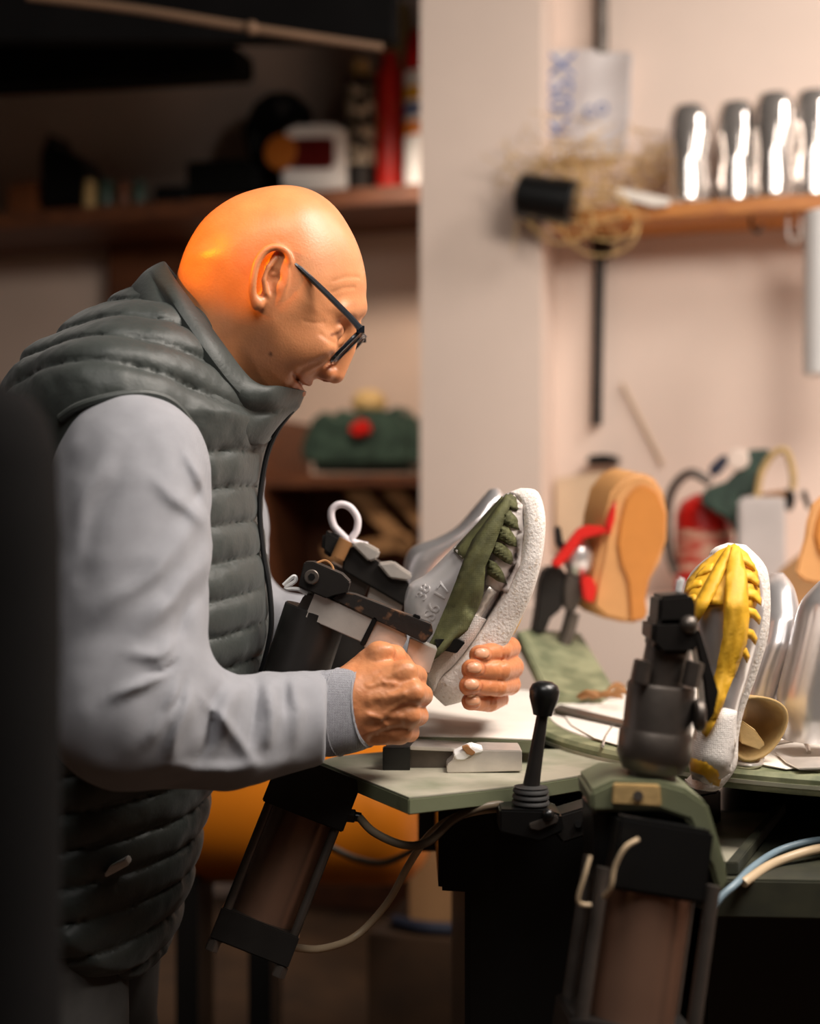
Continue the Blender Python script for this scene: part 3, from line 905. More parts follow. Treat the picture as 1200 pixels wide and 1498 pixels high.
TZ = 0.93
mach = thing('shoe_machine', (0.17, 1.70, 0), 'green shoe-lasting machine with black pedestal, bench plates and round turntable', 'machine')
# pedestal column down to the floor
mb = MB(); mb.prism([Vector((x, y, 0.0)) for x, y in ((.058, 1.50), (.19, 1.44), (.34, 1.55), (.34, 2.0), (.058, 2.0))], (0, 0, .90))
mb.build('pedestal', M['blackp'], mach, bevel=.006)
mb = MB(); mb.prism([Vector((x, y, 0.0)) for x, y in ((-.02, 1.44), (.40, 1.36), (.48, 2.05), (-.02, 2.05))], (0, 0, .03)); mb.build('base_plate', M['black'], mach, bevel=.004)
# front bench plate (bare worn top, green edge)
pl = [PZ(466, 1114, TZ), PZ(598, 1167, TZ), PZ(756, 1150, TZ), PZ(900, 1126, TZ), PZ(900, 1096, TZ), PZ(600, 1096, TZ), PZ(492, 1106, TZ)]
mb = MB(); mb.prism([p - Vector((0, 0, .0165)) for p in pl], (0, 0, .0155)); bp = mb.build('bench_plate', M['green'], mach, bevel=.0012)
mb = MB(); c0 = sum(pl, Vector()) / len(pl)
mb.prism([c0 + (p - c0) * .992 - Vector((0, 0, .0012)) for p in pl], (0, 0, .0014)); mb.build('bare_top', M['plate'], bp)
# underside casting behind the plate
mb = MB(); mb.prism([Vector((x, y, .80)) for x, y in ((.03, 1.50), (.20, 1.46), (.33, 1.56), (.33, 2.0), (.03, 2.0))], (0, 0, .112)); mb.build('casting', M['blackp'], mach, bevel=.004)
# rear plate, one step higher
RZ = 0.955
pl2 = [PZ(604, 1078, RZ), PZ(700, 1080, RZ), PZ(790, 1084, RZ), PZ(800, 1010, RZ), PZ(600, 1010, RZ)]
mb = MB(); mb.prism([p - Vector((0, 0, .014)) for p in pl2], (0, 0, .014)); rp = mb.build('rear_plate', M['green'], mach, bevel=.0015)
mb = MB(); c0 = sum(pl2, Vector()) / len(pl2)
mb.prism([c0 + (p - c0) * .985 for p in pl2], (0, 0, .0012)); mb.build('bare_top', M['paper'], rp)
mb = MB(); mb.box((.07, 1.86, .86), (.12, .20, .16)); mb.build('rear_plate_support', M['blackp'], mach)
# turntable
TC = Vector((.560, 1.765, .9425)); TR = .415
mb = MB(); mb.rings(TC - Vector((0, 0, .020)), TC, [(0, .0), (0, TR - .004), (.25, TR), (.8, TR), (1, TR - .004), (1, 0)], 96)
tt_ = mb.build('turntable', M['edge_green'], mach)
mb = MB(); mb.rings(TC, TC + Vector((0, 0, .0015)), [(0, 0), (0, TR * .93), (1, TR * .928), (1, 0)], 96); mb.build('bare_top', M['paper'], tt_)
mb = MB(); mb.rings(TC - Vector((0, 0, .013)), TC - Vector((0, 0, .009)), [(0, TR - .004), (0, TR + .0012), (1, TR + .0012), (1, TR - .004)], 96); mb.build('rim_band', M['plate'], tt_)
mb = MB(); mb.cyl(TC - Vector((0, 0, .14)), TC - Vector((0, 0, .021)), .17, bev=.004, n=40); mb.build('turntable_hub', M['blackp'], mach)
# lower right plate and bed
LZ = .86
pl3 = [PZ(1000, 1184, LZ), PZ(1140, 1186, LZ), PZ(1300, 1192, LZ), PZ(1300, 1290, LZ), PZ(1040, 1286, LZ), PZ(960, 1240, LZ)]
mb = MB(); mb.prism([p - Vector((0, 0, .036)) for p in pl3], (0, 0, .036)); lp = mb.build('lower_plate', M['olive_shaded'], mach, bevel=.002)
mb = MB(); mb.prism([PZ(a, b, LZ + .0005) for a, b in ((1004, 1188), (1128, 1190), (1066, 1262), (1030, 1262))], (0, 0, .0012)); mb.build('bare_top', M['plate'], lp)
mb = MB(); mb.prism([PZ(1137, 1190, LZ + .001), PZ(1150, 1190, LZ + .001), PZ(1080, 1280, LZ + .001), PZ(1062, 1280, LZ + .001)], (0, 0, .012)); mb.build('raised_rib', M['olive_shaded'], lp, bevel=.001)
mb = MB(); mb.prism([Vector((x, y, .0)) for x, y in ((.31, 1.50), (.62, 1.46), (.62, 1.95), (.31, 1.95))], (0, 0, .822)); mb.build('machine_body', M['blackp'], mach, bevel=.004)

# aluminium stop with notch on the bench
cl = thing('clamp_jaw', P(700, 1130, 1.47), 'small aluminium block with a curved notch lying on the bench plate beside the lever', 'jaw')
pr([(654, 1131), (654, 1119), (664, 1110), (664, 1102), (672, 1110), (686, 1108), (700, 1097), (716, 1097), (764, 1098), (764, 1128), (700, 1130)], 1.47, .05).build('block', M['alu'], cl, bevel=.001)
pr([(664, 1104), (690, 1092), (708, 1097), (704, 1101), (690, 1104), (680, 1112), (668, 1112)], 1.468, .03).build('hook', M['white'], cl, bevel=.001)
pr([(676, 1094), (684, 1091), (696, 1101), (691, 1106), (683, 1103)], 1.466, .012).build('screw_head', M['scrap'], cl, bevel=.0006)
cl = thing('slide_block', P(610, 1130, 1.50), 'dark steel slide block with a bright top on the bench under the near fist', 'block')
pr([(566, 1128), (564, 1096), (616, 1092), (672, 1097), (672, 1104), (655, 1112), (655, 1132), (612, 1133)], 1.50, .05).build('body', M['dark'], cl, bevel=.001)
mb = MB(); mb.prism([P(600, 1097, 1.495), P(672, 1100, 1.495), P(690, 1086, 1.57), P(612, 1082, 1.57)], (0, 0, .004)); mb.build('bright_top', M['alu'], cl, bevel=.0006)
pr([(560, 1128), (560, 1094), (600, 1094), (600, 1128)], 1.485, .012).build('end_plate', M['blackp'], cl, bevel=.001)

# ------------------------------------------------------------------ pneumatic clamps
def obox(a, b, wu, wv, u=None):
    """bar from a to b with a rectangular section"""
    a, b = Vector(a), Vector(b); d = (b - a).normalized()
    u = (Vector(u) if u is not None else Vector((0, 1, 0)))
    u = (u - d * u.dot(d)).normalized(); w = d.cross(u)
    q = [a + u * (sx * wu / 2) + w * (sy * wv / 2) for sx, sy in ((-1, -1), (1, -1), (1, 1), (-1, 1))]
    return q, b - a

def bar(mb, a, b, wu, wv, u=None):
    q, o = obox(a, b, wu, wv, u); return mb.prism(q, o)

# near left clamp, sharp in the picture
A, B = P(372, 1372, 1.46), P(468, 1128, 1.492)
dx = (B - A).normalized()
nc = thing('pneumatic_clamp', P(372, 1400, 1.44), 'black pneumatic clamp gripping the green shoe, its brown cylinder hanging under the bench', 'clamp', 'pneumatic clamps of the shoe machine')
mb = MB(); mb.cyl(A + dx * .02, B - dx * .03, .034, n=36); mb.build('cylinder_barrel', M['barrel'], nc)
mb = MB(); bar(mb, A - dx * .010, A + dx * .022, .086, .084); mb.build('end_cap', M['black'], nc, bevel=.0012)
mb = MB(); bar(mb, B - dx * .048, B + dx * .006, .090, .088); mb.build('head_cap', M['black'], nc, bevel=.0012)
u = Vector((0, 1, 0)); u = (u - dx * u.dot(dx)).normalized(); wv = dx.cross(u)
for sx in (-1, 1):
    for sy in (-1, 1):
        o_ = u * (.036 * sx) + wv * (.036 * sy)
        mb = MB(); mb.cyl(A + o_ + dx * .018, B + o_ - dx * .03, .0048, n=12); r_ = mb.build('tie_rod', M['dark'], nc)
        mb = MB(); mb.cyl(A + o_ - dx * .022, A + o_ - dx * .010, .0072, n=6); mb.build('nut', M['dark'], r_, bevel=.0006)
mb = MB(); mb.cyl(P(500, 1192, 1.45), P(520, 1194, 1.45), .0075, n=6, bev=.001); mb.cyl(P(518, 1194, 1.45), P(528, 1196, 1.45), .005, n=14); mb.build('hose_fitting', M['blackp'], nc)
# above the bench
C1, C2 = P(428, 1000, 1.475), P(463, 893, 1.475)
mb = MB(); mb.cyl(P(400, 1085, 1.475), C2, .0335, n=40, bev=.0015); mb.build('upper_sleeve', M['black'], nc)
mb = MB(); mb.cyl(C2 - (C2 - C1) * .03, P(476, 855, 1.475), .0165, n=28); mb.build('ram_rod', M['dark'], nc)
pr([(444, 872), (452, 868), (470, 876), (455, 914), (428, 902)], 1.452, .030).build('side_block', M['dark'], nc, bevel=.001)
pr([(461, 867), (497, 883), (533, 899), (548, 906), (530, 940), (446, 903)], 1.442, .050).build('aluminium_yoke', M['alu'], nc, bevel=.0008)
pr([(547, 901), (553, 905), (534, 945), (526, 943)], 1.440, .050).build('rubber_gasket', M['blackp'], nc, bevel=.0008)
pr([(552, 907), (592, 926), (596, 934), (580, 966), (560, 962), (532, 947)], 1.444, .046).build('aluminium_jaw', M['alu'], nc, bevel=.0008)
pr([(600, 933), (640, 950), (628, 985), (592, 975)], 1.452, .036).build('jaw_tip', M['alu'], nc, bevel=.0008)
# top bar with rust
pr([(500, 866), (520, 870), (632, 914), (634, 926), (622, 941), (540, 903), (486, 876)], 1.440, .030).build('clamp_bar', M['rusty'], nc, bevel=.0008)
pr([(445, 822), (458, 822), (500, 840), (512, 852), (508, 868), (488, 872), (478, 876), (436, 858)], 1.434, .040).build('clamp_head', M['black'], nc, bevel=.0012)
mb = MB(); mb.cyl(P(456, 844, 1.429), P(456, 844, 1.440), .0075, n=28, bev=.001); sc_ = mb.build('socket_screw', M['dark'], nc)
mb = MB(); mb.cyl(P(456, 844, 1.4284), P(456, 844, 1.432), .0038, n=6); mb.build('hex_recess', M['blackp'], sc_)
pr([(636, 936), (668, 934), (681, 940), (668, 956), (650, 952), (640, 948)], 1.488, .02).build('pressure_pad', M['blackp'], nc, bevel=.0008)
pr([(606, 898), (616, 902), (612, 910), (602, 906)], 1.446, .012).build('pin', M['blackp'], nc, bevel=.0008)
mb = MB(); mb.tube([P(463, 824, 1.455), P(476, 820, 1.46), P(486, 828, 1.46), P(488, 838, 1.455)], .0013, 6); mb.build('copper_clip', M['scrap'], nc)
mb = MB(); mb.tube([P(415, 856, 1.452), P(430, 843, 1.45), P(432, 850, 1.45), P(418, 860, 1.452), P(436, 862, 1.45), P(450, 868, 1.45)], .0022, 6); mb.build('white_spring_clip', M['white'], nc)

# second clamp behind it
c2 = thing('pneumatic_clamp', P(520, 1000, 1.640), 'grey pneumatic clamp with a white cord loop, behind the clamp gripping the green shoe', 'clamp', 'pneumatic clamps of the shoe machine')
pr([(505, 802), (520, 800), (598, 850), (600, 892), (586, 884), (500, 834)], 1.620, .045).build('clamp_bar', M['black'], c2, bevel=.002)
pr([(472, 778), (484, 776), (500, 786), (500, 812), (486, 818), (470, 806)], 1.615, .05).build('clamp_head', M['black'], c2, bevel=.004)
mb = MB(); mb.cyl(P(494, 816, 1.610), P(506, 790, 1.610), .008, n=16); mb.build('copper_pin', M['scrap'], c2)
pr([(514, 796), (530, 792), (556, 806), (552, 818), (540, 822)], 1.612, .04).build('aluminium_block', M['alu'], c2, bevel=.002)
pr([(552, 824), (575, 822), (604, 842), (598, 850), (570, 846)], 1.612, .04).build('aluminium_jaw', M['alu'], c2, bevel=.002)
pr([(482, 822), (540, 852), (532, 874), (500, 872), (474, 846)], 1.630, .045).build('aluminium_yoke', M['dark'], c2, bevel=.002)
pr([(542, 856), (590, 884), (580, 920), (530, 905)], 1.630, .045).build('steel_yoke', M['alu'], c2, bevel=.002)
mb = MB(); mb.cyl(P(482, 1060, 1.655), P(508, 880, 1.655), .034, n=32); mb.build('upper_sleeve', M['black'], c2)
mb = MB(); mb.tube([P(514, 795, 1.640), P(500, 782, 1.640), P(488, 768, 1.640), P(485, 748, 1.640), P(496, 738, 1.640), P(512, 742, 1.640), P(523, 758, 1.640), P(522, 776, 1.640), P(514, 790, 1.640), P(528, 796, 1.640), P(538, 798, 1.640)], .0042, 10)
tag(recenter(mb.build('cord_loop', M['cord'])), 'loop of white cord standing up on the rear grey clamp', 'cord')

# right clamp, nearer than the shoe it holds
c3 = thing('pneumatic_clamp', P(905, 1500, 1.18), 'big dark pneumatic clamp beside the yellow shoe, its brown barrel reaching the bottom edge', 'clamp', 'pneumatic clamps of the shoe machine')
Yc = 1.235
T0, T1 = P(917, 1508, 1.20), P(948, 1290, 1.215)
d3 = (T1 - T0).normalized()
mb = MB(); mb.cyl(T0, T1, .0385, n=40); mb.build('cylinder_barrel', M['barrel'], c3)
u = Vector((0, 1, 0)); u = (u - d3 * u.dot(d3)).normalized(); wv = d3.cross(u)
mb = MB(); bar(mb, T0 - d3 * .030, T0 + d3 * .012, .100, .112); mb.build('end_cap', M['black'], c3, bevel=.002)
for sx in (-1, 1):
    for sy in (-1, 1):
        o_ = u * (.040 * sx) + wv * (.046 * sy)
        mb = MB(); mb.cyl(T0 + o_ + d3 * .0, T1 + o_ + d3 * .01, .006, n=12); mb.build('tie_rod', M['dark'], c3)
mb = MB(); bar(mb, T1 - d3 * .006, T1 + d3 * .054, .090, .080); mb.build('head_cap', M['blackp'], c3, bevel=.003)
mb = MB(); mb.tube([P(934, 1228, 1.155), P(915, 1240, 1.15), P(900, 1268, 1.15), P(894, 1298, 1.15), P(884, 1312, 1.16)], .0021, 8); mb.build('air_pipe', M['hose'], c3)
mb = MB(); mb.tube([P(864, 1252, 1.16), P(856, 1280, 1.155), P(846, 1318, 1.155), P(864, 1324, 1.16)], .0018, 8, smooth=5); mb.build('bent_wire', M['hose'], c3)
# bracket: chamfered plate that carries it
pr([(863, 1158), (897, 1142), (968, 1144), (1004, 1154), (1036, 1176), (1062, 1262), (1066, 1296), (1052, 1310), (1040, 1268), (1008, 1200), (968, 1186), (866, 1188)], 1.20, .09).build('chamfered_bracket', M['green'], c3, bevel=.003)
pr([(898, 1147), (966, 1149), (968, 1180), (896, 1176)], 1.196, .006).build('yellowed_plate', M['leather'], c3, bevel=.001)
mb = MB(); mb.cyl(P(934, 1164, 1.193), P(934, 1164, 1.20), .0042, n=12); mb.build('bolt', M['dark'], c3)
pr([(868, 1186), (966, 1186), (1008, 1202), (1040, 1272), (1050, 1320), (1000, 1320), (870, 1300)], 1.215, .08).build('bracket_web', M['blackp'], c3, bevel=.003)
# upper part
R0, R1 = P(950, 1150, Yc), P(985, 905, Yc)
mb = MB(); mb.rings(P(952, 1145, Yc), P(968, 1000, Yc), [(0, .021), (.12, .021), (.13, .026), (.22, .0300), (.27, .0322), (.50, .0318), (.53, .0300), (.56, .0295), (.97, .0295), (1, .0282)], 44); mb.build('collar_sleeve', M['dark'], c3)
mb = MB(); mb.cyl(P(967, 1004, Yc), P(982, 925, Yc), .0195, n=32); mb.build('ram_rod', M['dark'], c3)
pr([(955, 908), (1006, 906), (1024, 916), (1020, 948), (1012, 958), (968, 958), (953, 942)], Yc - .028, .055).build('rod_collar', M['black'], c3, bevel=.004)
pr([(965, 872), (1012, 868), (1018, 884), (1018, 914), (1006, 920), (962, 918)], Yc - .024, .048).build('top_block', M['black'], c3, bevel=.003)
pr([(989, 868), (993, 846), (1001, 843), (1003, 850), (999, 870)], Yc - .01, .010).build('white_pin', M['white'], c3, bevel=.002)
for a, b in (((925, 1000), (934, 966)), ((1000, 1004), (1010, 968))):
    mb = MB(); mb.cyl(P(a[0] + 10, a[1], Yc - .022), P(b[0] + 8, b[1], Yc - .022), .0085, n=6); mb.build('hex_pillar', M['dark'], c3, bevel=.001)
mb = MB(); mb.cyl(P(1016, 1046, Yc - .02), P(1030, 1046, Yc - .02), .014, n=20, bev=.002); mb.build('side_boss', M['dark'], c3)
pr([(1014, 918), (1024, 920), (1052, 1012), (1046, 1044), (1036, 1060), (1030, 1000)], Yc + .01, .03).build('clamp_arm', M['black'], c3, bevel=.002)
mb = MB(); mb.ball(P(1008, 914, Yc - .026), .008, 16, 10); mb.build('pivot_knob', M['dark'], c3)

# control lever
lv = thing('control_lever', P(790, 1215, 1.40), 'black ball-topped control lever rising from a ribbed rubber boot on a valve block', 'lever')
YL = 1.38
mb = MB(); mb.rings(P(794, 1046, YL), P(798, 997, YL), [(0, .0055), (0, .0092), (.12, .0102), (.5, .0142), (.72, .0148), (.9, .0125), (1, .007), (1.02, 0)], 32); mb.build('knob', M['blackp'], lv, smooth=60)
mb = MB(); mb.rings(P(777, 1152, YL), P(794, 1044, YL), [(0, .0085), (.2, .0075), (1, .0055)], 20); mb.build('lever_rod', M['black'], lv)
prof = [(0, .014), (.02, .0185)]
for k in range(5):
    t = .02 + .19 * k
    prof += [(t + .03, .0192 - .0004 * k), (t + .12, .0188 - .0004 * k), (t + .15, .0158), (t + .18, .0158)]
prof += [(.98, .0165), (1.0, .011), (1.04, .009)]
mb = MB(); mb.rings(P(776, 1194, YL), P(777, 1150, YL), prof, 36); mb.build('rubber_boot', M['boot'], lv, smooth=60)
pr([(731, 1184), (804, 1186), (822, 1192), (826, 1216), (790, 1232), (731, 1218)], YL - .022, .05).build('valve_block', M['blackp'], lv, bevel=.002)
pr([(774, 1206), (812, 1192), (818, 1196), (816, 1204), (788, 1216), (776, 1213)], YL - .026, .01).build('bright_bracket', M['dark'], lv, bevel=.001)
mb = MB(); mb.ball(P(802, 1192, YL - .026), .006, 14, 10); mb.build('cap_nut', M['blackp'], lv)
pr([(806, 1196), (872, 1176), (880, 1182), (880, 1216), (824, 1234), (812, 1220)], YL - .006, .04).build('valve_body', M['black'], lv, bevel=.002)
for a, b in ((846, 1206), (857, 1202)):
    mb = MB(); mb.cyl(P(a, b, YL - .0095), P(a, b, YL), .0032, n=12); mb.build('port', M['blackp'], lv)

# hoses
def hose(pts, r, m, label, cat='hose', grp=None):
    mb = MB(); mb.tube([P(*q) for q in pts], r, 10)
    return tag(recenter(mb.build('air_hose', m)), label, cat, grp)
hose([(526, 1196, 1.45), (548, 1218, 1.42), (590, 1236, 1.40), (626, 1232, 1.39), (662, 1200, 1.39), (700, 1182, 1.385), (738, 1176, 1.40), (760, 1180, 1.46)], .0042, M['hose_dark'], 'grey hose looping from the left cylinder under the bench corner to the lever')
hose([(430, 1386, 1.46), (470, 1388, 1.47), (520, 1370, 1.50), (566, 1322, 1.50), (600, 1262, 1.46), (632, 1218, 1.42), (676, 1192, 1.40), (740, 1182, 1.42), (770, 1190, 1.47)], .0040, M['hose'], 'pale hose running from the bottom cap of the left cylinder up to the bench')
hose([(482, 1238, 2.05), (520, 1256, 2.05), (560, 1262, 2.05), (600, 1246, 2.05), (624, 1226, 2.05)], .005, M['hose_dark'], 'blurred hose sagging in front of the orange tank')
hose([(1230, 1226, 1.42), (1180, 1232, 1.40), (1136, 1246, 1.39), (1100, 1270, 1.345), (1078, 1292, 1.303), (1052, 1316, 1.29), (1030, 1352, 1.285)], .0036, M['hose_blue'], 'blue-grey hose curving over the lower right plate')
hose([(1230, 1236, 1.40), (1180, 1246, 1.38), (1130, 1264, 1.36), (1096, 1286, 1.315), (1088, 1292, 1.308)], .0046, M['hose'], 'thick cream hose curving beside the blue-grey one')
hose([(1230, 1252, 1.42), (1180, 1256, 1.42), (1140, 1266, 1.41), (1104, 1284, 1.385)], .0030, M['hose_dark'], 'thin grey hose lying below the cream one')
# ------------------------------------------------------------------ shoes and lasts
def pair_loft(pairs, Yc, hw, n=32, e=2.3, samples=5, slant=0.0):
    """body whose outline runs through pairs of photo points; hw = half depth at each pair"""
    a = catmull([Vector((p[0][0], p[0][1], 0)) for p in pairs], samples)
    b = catmull([Vector((p[1][0], p[1][1], 0)) for p in pairs], samples)
    h = np.interp(np.linspace(0, 1, len(a)), np.linspace(0, 1, len(hw)), hw)
    yc = np.interp(np.linspace(0, 1, len(a)), np.linspace(0, 1, len(Yc)), Yc) if hasattr(Yc, '__len__') else [Yc] * len(a)
    secs = []
    for p, q, w, y in zip(a, b, h, yc):
        A, B = P(p.x, p.y, y), P(q.x, q.y, y)
        secs.append(sell((A + B) / 2, (A - B) / 2 + Vector((0, slant * w, 0)), Vector((0, w, 0)), n, e))
    return MB().loft(secs)

# --- green shoe on its last
gs_last = [((752, 720), (740, 722)), ((760, 744), (722, 738)), ((760, 782), (698, 764)), ((750, 826), (664, 800)), ((732, 868), (626, 838)), ((710, 906), (597, 858)),
           ((692, 934), (592, 900)), ((668, 968), (606, 940)), ((646, 990), (622, 965))]
gl_o = pair_loft(gs_last, 1.55, [.012, .034, .044, .046, .042, .036, .034, .034, .024], e=2.2)
glast = single(gl_o, 'shoe_last', M['last_matt'], 'stamped aluminium last inside the green-strapped shoe', 'shoe last', 'aluminium shoe lasts', smooth=50)
gshoe = thing('half_made_shoe', P(650, 1030, 1.55), 'half-made shoe with olive green straps and thick white speckled sole held in both hands', 'shoe', 'half-made shoes on the machine')
sole_pairs = [((762, 714), (744, 721)), ((785, 720), (756, 735)), ((795, 758), (760, 780)), ((791, 810), (752, 826)), ((779, 860), (733, 868)), ((761, 902), (710, 906)),
              ((738, 946), (690, 934)), ((713, 986), (666, 966)), ((686, 1018), (642, 988)), ((652, 1031), (628, 1008))]
sb = pair_loft(sole_pairs, 1.55, [.016, .040, .050, .052, .048, .042, .040, .041, .038, .022], e=4.0)
gsole = sb.build('sole', M['white_foam'], gshoe, smooth=50)
# yellow edge under the shank
mb = MB(); mb.tube([P(a, b, 1.53) for a, b in ((778, 852), (768, 880), (757, 908), (748, 926), (738, 940))], [.0008, .0028, .0036, .003, .001], 8); mb.build('yellow_welt', M['yellow'], gshoe)
bvg = bvh_of(glast, gsole)
hp_ = pair_loft([((712, 905), (670, 884)), ((694, 934), (662, 908)), ((668, 968), (622, 944)), ((645, 992), (612, 962)), ((640, 1022), (620, 990))], 1.55, [.043, .045, .045, .043, .02], e=2.6)
heel = hp_.build('knit_heel', M['canvas'], gshoe, smooth=50)
bvg2 = bvh_of(glast, gsole, heel)
patch('toe_lining', [(752, 724), (764, 738), (766, 780), (760, 826), (742, 866), (724, 862), (710, 854), (716, 830), (722, 790), (734, 750)], bvg, M['lining'], gshoe, off=.004, bulge=.003)
patch('tongue', [(735, 726), (742, 740), (716, 790), (700, 810), (677, 818), (664, 806), (672, 795), (700, 765)], bvg, M['olive'], gshoe, off=.006, bulge=.002)
patch('last_edge', [(664, 803), (668, 800), (684, 812), (681, 820), (672, 812)], bvg, M['paper'], gshoe, off=.006, step=4)
rip = lambda x, y: .0030 * math.sin((x + y * .55) * .20)
patch('strap', [(741, 723), (749, 729), (742, 752), (732, 775), (723, 800), (710, 830), (708, 850), (706, 870), (699, 890), (684, 922), (664, 938), (640, 962), (618, 974), (613, 968),
                (634, 930), (652, 888), (668, 850), (680, 818), (692, 790), (714, 760)], bvg2, M['olive'], gshoe, off=.016, bulge=.004, ripple=rip, step=6, thick=.002)
patch('shank_strip', [(716, 858), (726, 866), (700, 908), (684, 942), (668, 938), (692, 896)], bvg, M['alu'], gshoe, off=.010, bulge=.001)
for pl_ in ([(738, 730), (746, 722), (755, 728), (762, 747), (750, 745), (741, 741)], [(734, 742), (746, 746), (756, 758), (762, 776), (748, 772), (734, 764)],
            [(730, 766), (744, 772), (754, 786), (759, 801), (746, 798), (730, 788)], [(722, 792), (738, 796), (748, 808), (753, 829), (738, 822), (720, 808)], [(714, 818), (727, 824), (736, 838), (741, 854), (728, 850), (713, 840)]):
    patch('pinched_flap', pl_, bvg, M['olive'], gshoe, off=.010, bulge=.007, step=3.0, thick=.0012, ripple=lambda x, y: .0022 * math.sin((x * .5 - y) * .8))

def text_mesh(s, size, name, m, parent, loc, ang, depth=.0006, M3=None):
    cu = bpy.data.curves.new(name, 'FONT'); cu.body = s; cu.size = size; cu.extrude = depth; cu.align_x = 'CENTER'; cu.align_y = 'CENTER'
    o = bpy.data.objects.new(name, cu); C.objects.link(o)
    dg = bpy.context.evaluated_depsgraph_get()
    me = bpy.data.meshes.new_from_object(o.evaluated_get(dg))
    bpy.data.objects.remove(o)
    R = (M3 if M3 is not None else Matrix.Rotation(PI / 2, 4, 'X')).to_4x4()
    me.transform(Matrix.Translation(Vector(loc)) @ R @ Matrix.Rotation(ang, 4, 'Z'))
    return link(name, me, m, parent)
eye = Vector((0, 0, ZC))
bl = bvh_of(glast)
def on_last(px, py):
    h = bl.ray_cast(eye, (P(px, py, 1.0) - eye).normalized()); return h[0], h[1]
for s, px, py, ang, sz in (('38', 620, 866, 62, .018), ('S6 17', 640, 880, 62, .019)):
    h, nn = on_last(px, py)
    if h is not None:
        yv = nn if nn.y < 0 else -nn
        zx = Vector((1, 0, 0)); zx = (zx - yv * zx.dot(yv)).normalized(); up = yv.cross(zx)
        M3 = Matrix((zx, up, yv)).transposed()
        t = text_mesh(s, sz, 'stamped_size', M['last_matt'], None, (0, 0, 0), math.radians(ang), .0011, Matrix.Identity(3))
        for v in t.data.vertices:
            base = h + zx * v.co.x + up * v.co.y
            hh, hn, _, _ = bl.ray_cast(base + yv * .02, -yv)
            v.co = (hh if hh is not None else base) + yv * (v.co.z + .0002)
        t.parent = glast; t.matrix_parent_inverse = Matrix.Translation(glast.location).inverted()

# --- yellow shoe on its last, nearer and softer
YY = 1.40
yl_pairs = [((1080, 800), (1056, 800)), ((1108, 826), (1012, 838)), ((1116, 880), (998, 884)), ((1110, 930), (1006, 934)), ((1096, 980), (1018, 975)), ((1080, 1030), (1022, 1010)),
            ((1074, 1070), (1020, 1060)), ((1070, 1110), (1010, 1100)), ((1050, 1140), (1010, 1130))]
yl = pair_loft(yl_pairs, [1.43, 1.42, 1.40, 1.40, 1.40, 1.39, 1.385, 1.38, 1.38], [.012, .030, .036, .036, .034, .034, .034, .034, .02], e=2.2)
ylast = single(yl, 'shoe_last', M['last'], 'bright aluminium last inside the yellow shoe', 'shoe last', 'aluminium shoe lasts', smooth=50)
yshoe = thing('half_made_shoe', P(1030, 1152, 1.40), 'half-made yellow-strapped shoe with white sole standing toe up beside the right clamp', 'shoe', 'half-made shoes on the machine')
ys_pairs = [((1090, 797), (1066, 794)), ((1118, 830), (1040, 812)), ((1123, 880), (1050, 880)), ((1118, 930), (1060, 930)), ((1102, 985), (1060, 985)), ((1084, 1035), (1050, 1030)),
            ((1076, 1075), (1040, 1070)), ((1073, 1115), (1030, 1115)), ((1052, 1146), (1008, 1146)), ((1036, 1155), (1004, 1142))]
ysb = pair_loft(ys_pairs, 1.43, [.012, .034, .040, .040, .036, .034, .034, .036, .034, .02], e=2.6)
ysole = ysb.build('sole', M['white_foam'], yshoe, smooth=50)
bvy = bvh_of(ylast, ysole)
kh = patch('knit_heel', [(1022, 1058), (1040, 1040), (1060, 1036), (1078, 1040), (1076, 1090), (1068, 1130), (1042, 1148), (1014, 1140), (1006, 1110)], bvy, M['canvas'], yshoe, off=.006, bulge=.006)
patch('toe_cover', [(1075, 796), (1052, 806), (1026, 826), (1006, 850), (999, 878), (1004, 894), (1020, 902), (1030, 886), (1060, 884), (1100, 900), (1112, 870), (1108, 836), (1094, 810)], bvy, M['yellow'], yshoe, off=.006, bulge=.004,
      ripple=lambda x, y: .002 * math.sin((y * .9 + abs(x - 1070) * .5) * .33))
patch('heel_tab', [(1010, 1108), (1034, 1114), (1050, 1126), (1054, 1140), (1052, 1150), (1040, 1146), (1030, 1134), (1012, 1128)], bvy, M['yellow'], yshoe, off=.012, bulge=.002)
patch('strap', [(1072, 797), (1082, 800), (1092, 840), (1096, 900), (1092, 940), (1078, 980), (1062, 1020), (1046, 1058), (1034, 1078), (1028, 1072), (1036, 1030), (1048, 980), (1058, 930), (1060, 880), (1064, 830)],
      bvy, M['yellow'], yshoe, off=.018, bulge=.004, ripple=lambda x, y: .0025 * math.sin((x + y * .22) * .42), thick=.002)
patch('strap', [(1066, 798), (1074, 800), (1064, 830), (1046, 868), (1030, 898), (1020, 912), (1012, 904), (1018, 880), (1036, 846), (1052, 818)], bvy, M['yellow'], yshoe, off=.014, bulge=.003, thick=.002)
for k, (a, b) in enumerate(((1086, 822), (1094, 846), (1098, 872), (1098, 900), (1094, 930), (1084, 956))):
    L = 22 - k
    patch('pinched_flap', [(a - 6, b - 12), (a + 8, b - 8), (a + L - 4, b + 4), (a + L - 3 - k, b + 14), (a + 4, b + 4), (a - 6, b + 2)], bvy, M['yellow'], yshoe, off=.013, bulge=.006, step=3, thick=.0012)
for k, (a, b) in enumerate(((1030, 836), (1014, 858), (1006, 880))):
    patch('pinched_flap', [(a + 14, b - 12), (a + 2, b - 8), (a - 10, b + 4), (a - 12, b + 10), (a + 2, b + 4), (a + 14, b)], bvy, M['yellow'], yshoe, off=.010, bulge=.006, step=3, thick=.0012)

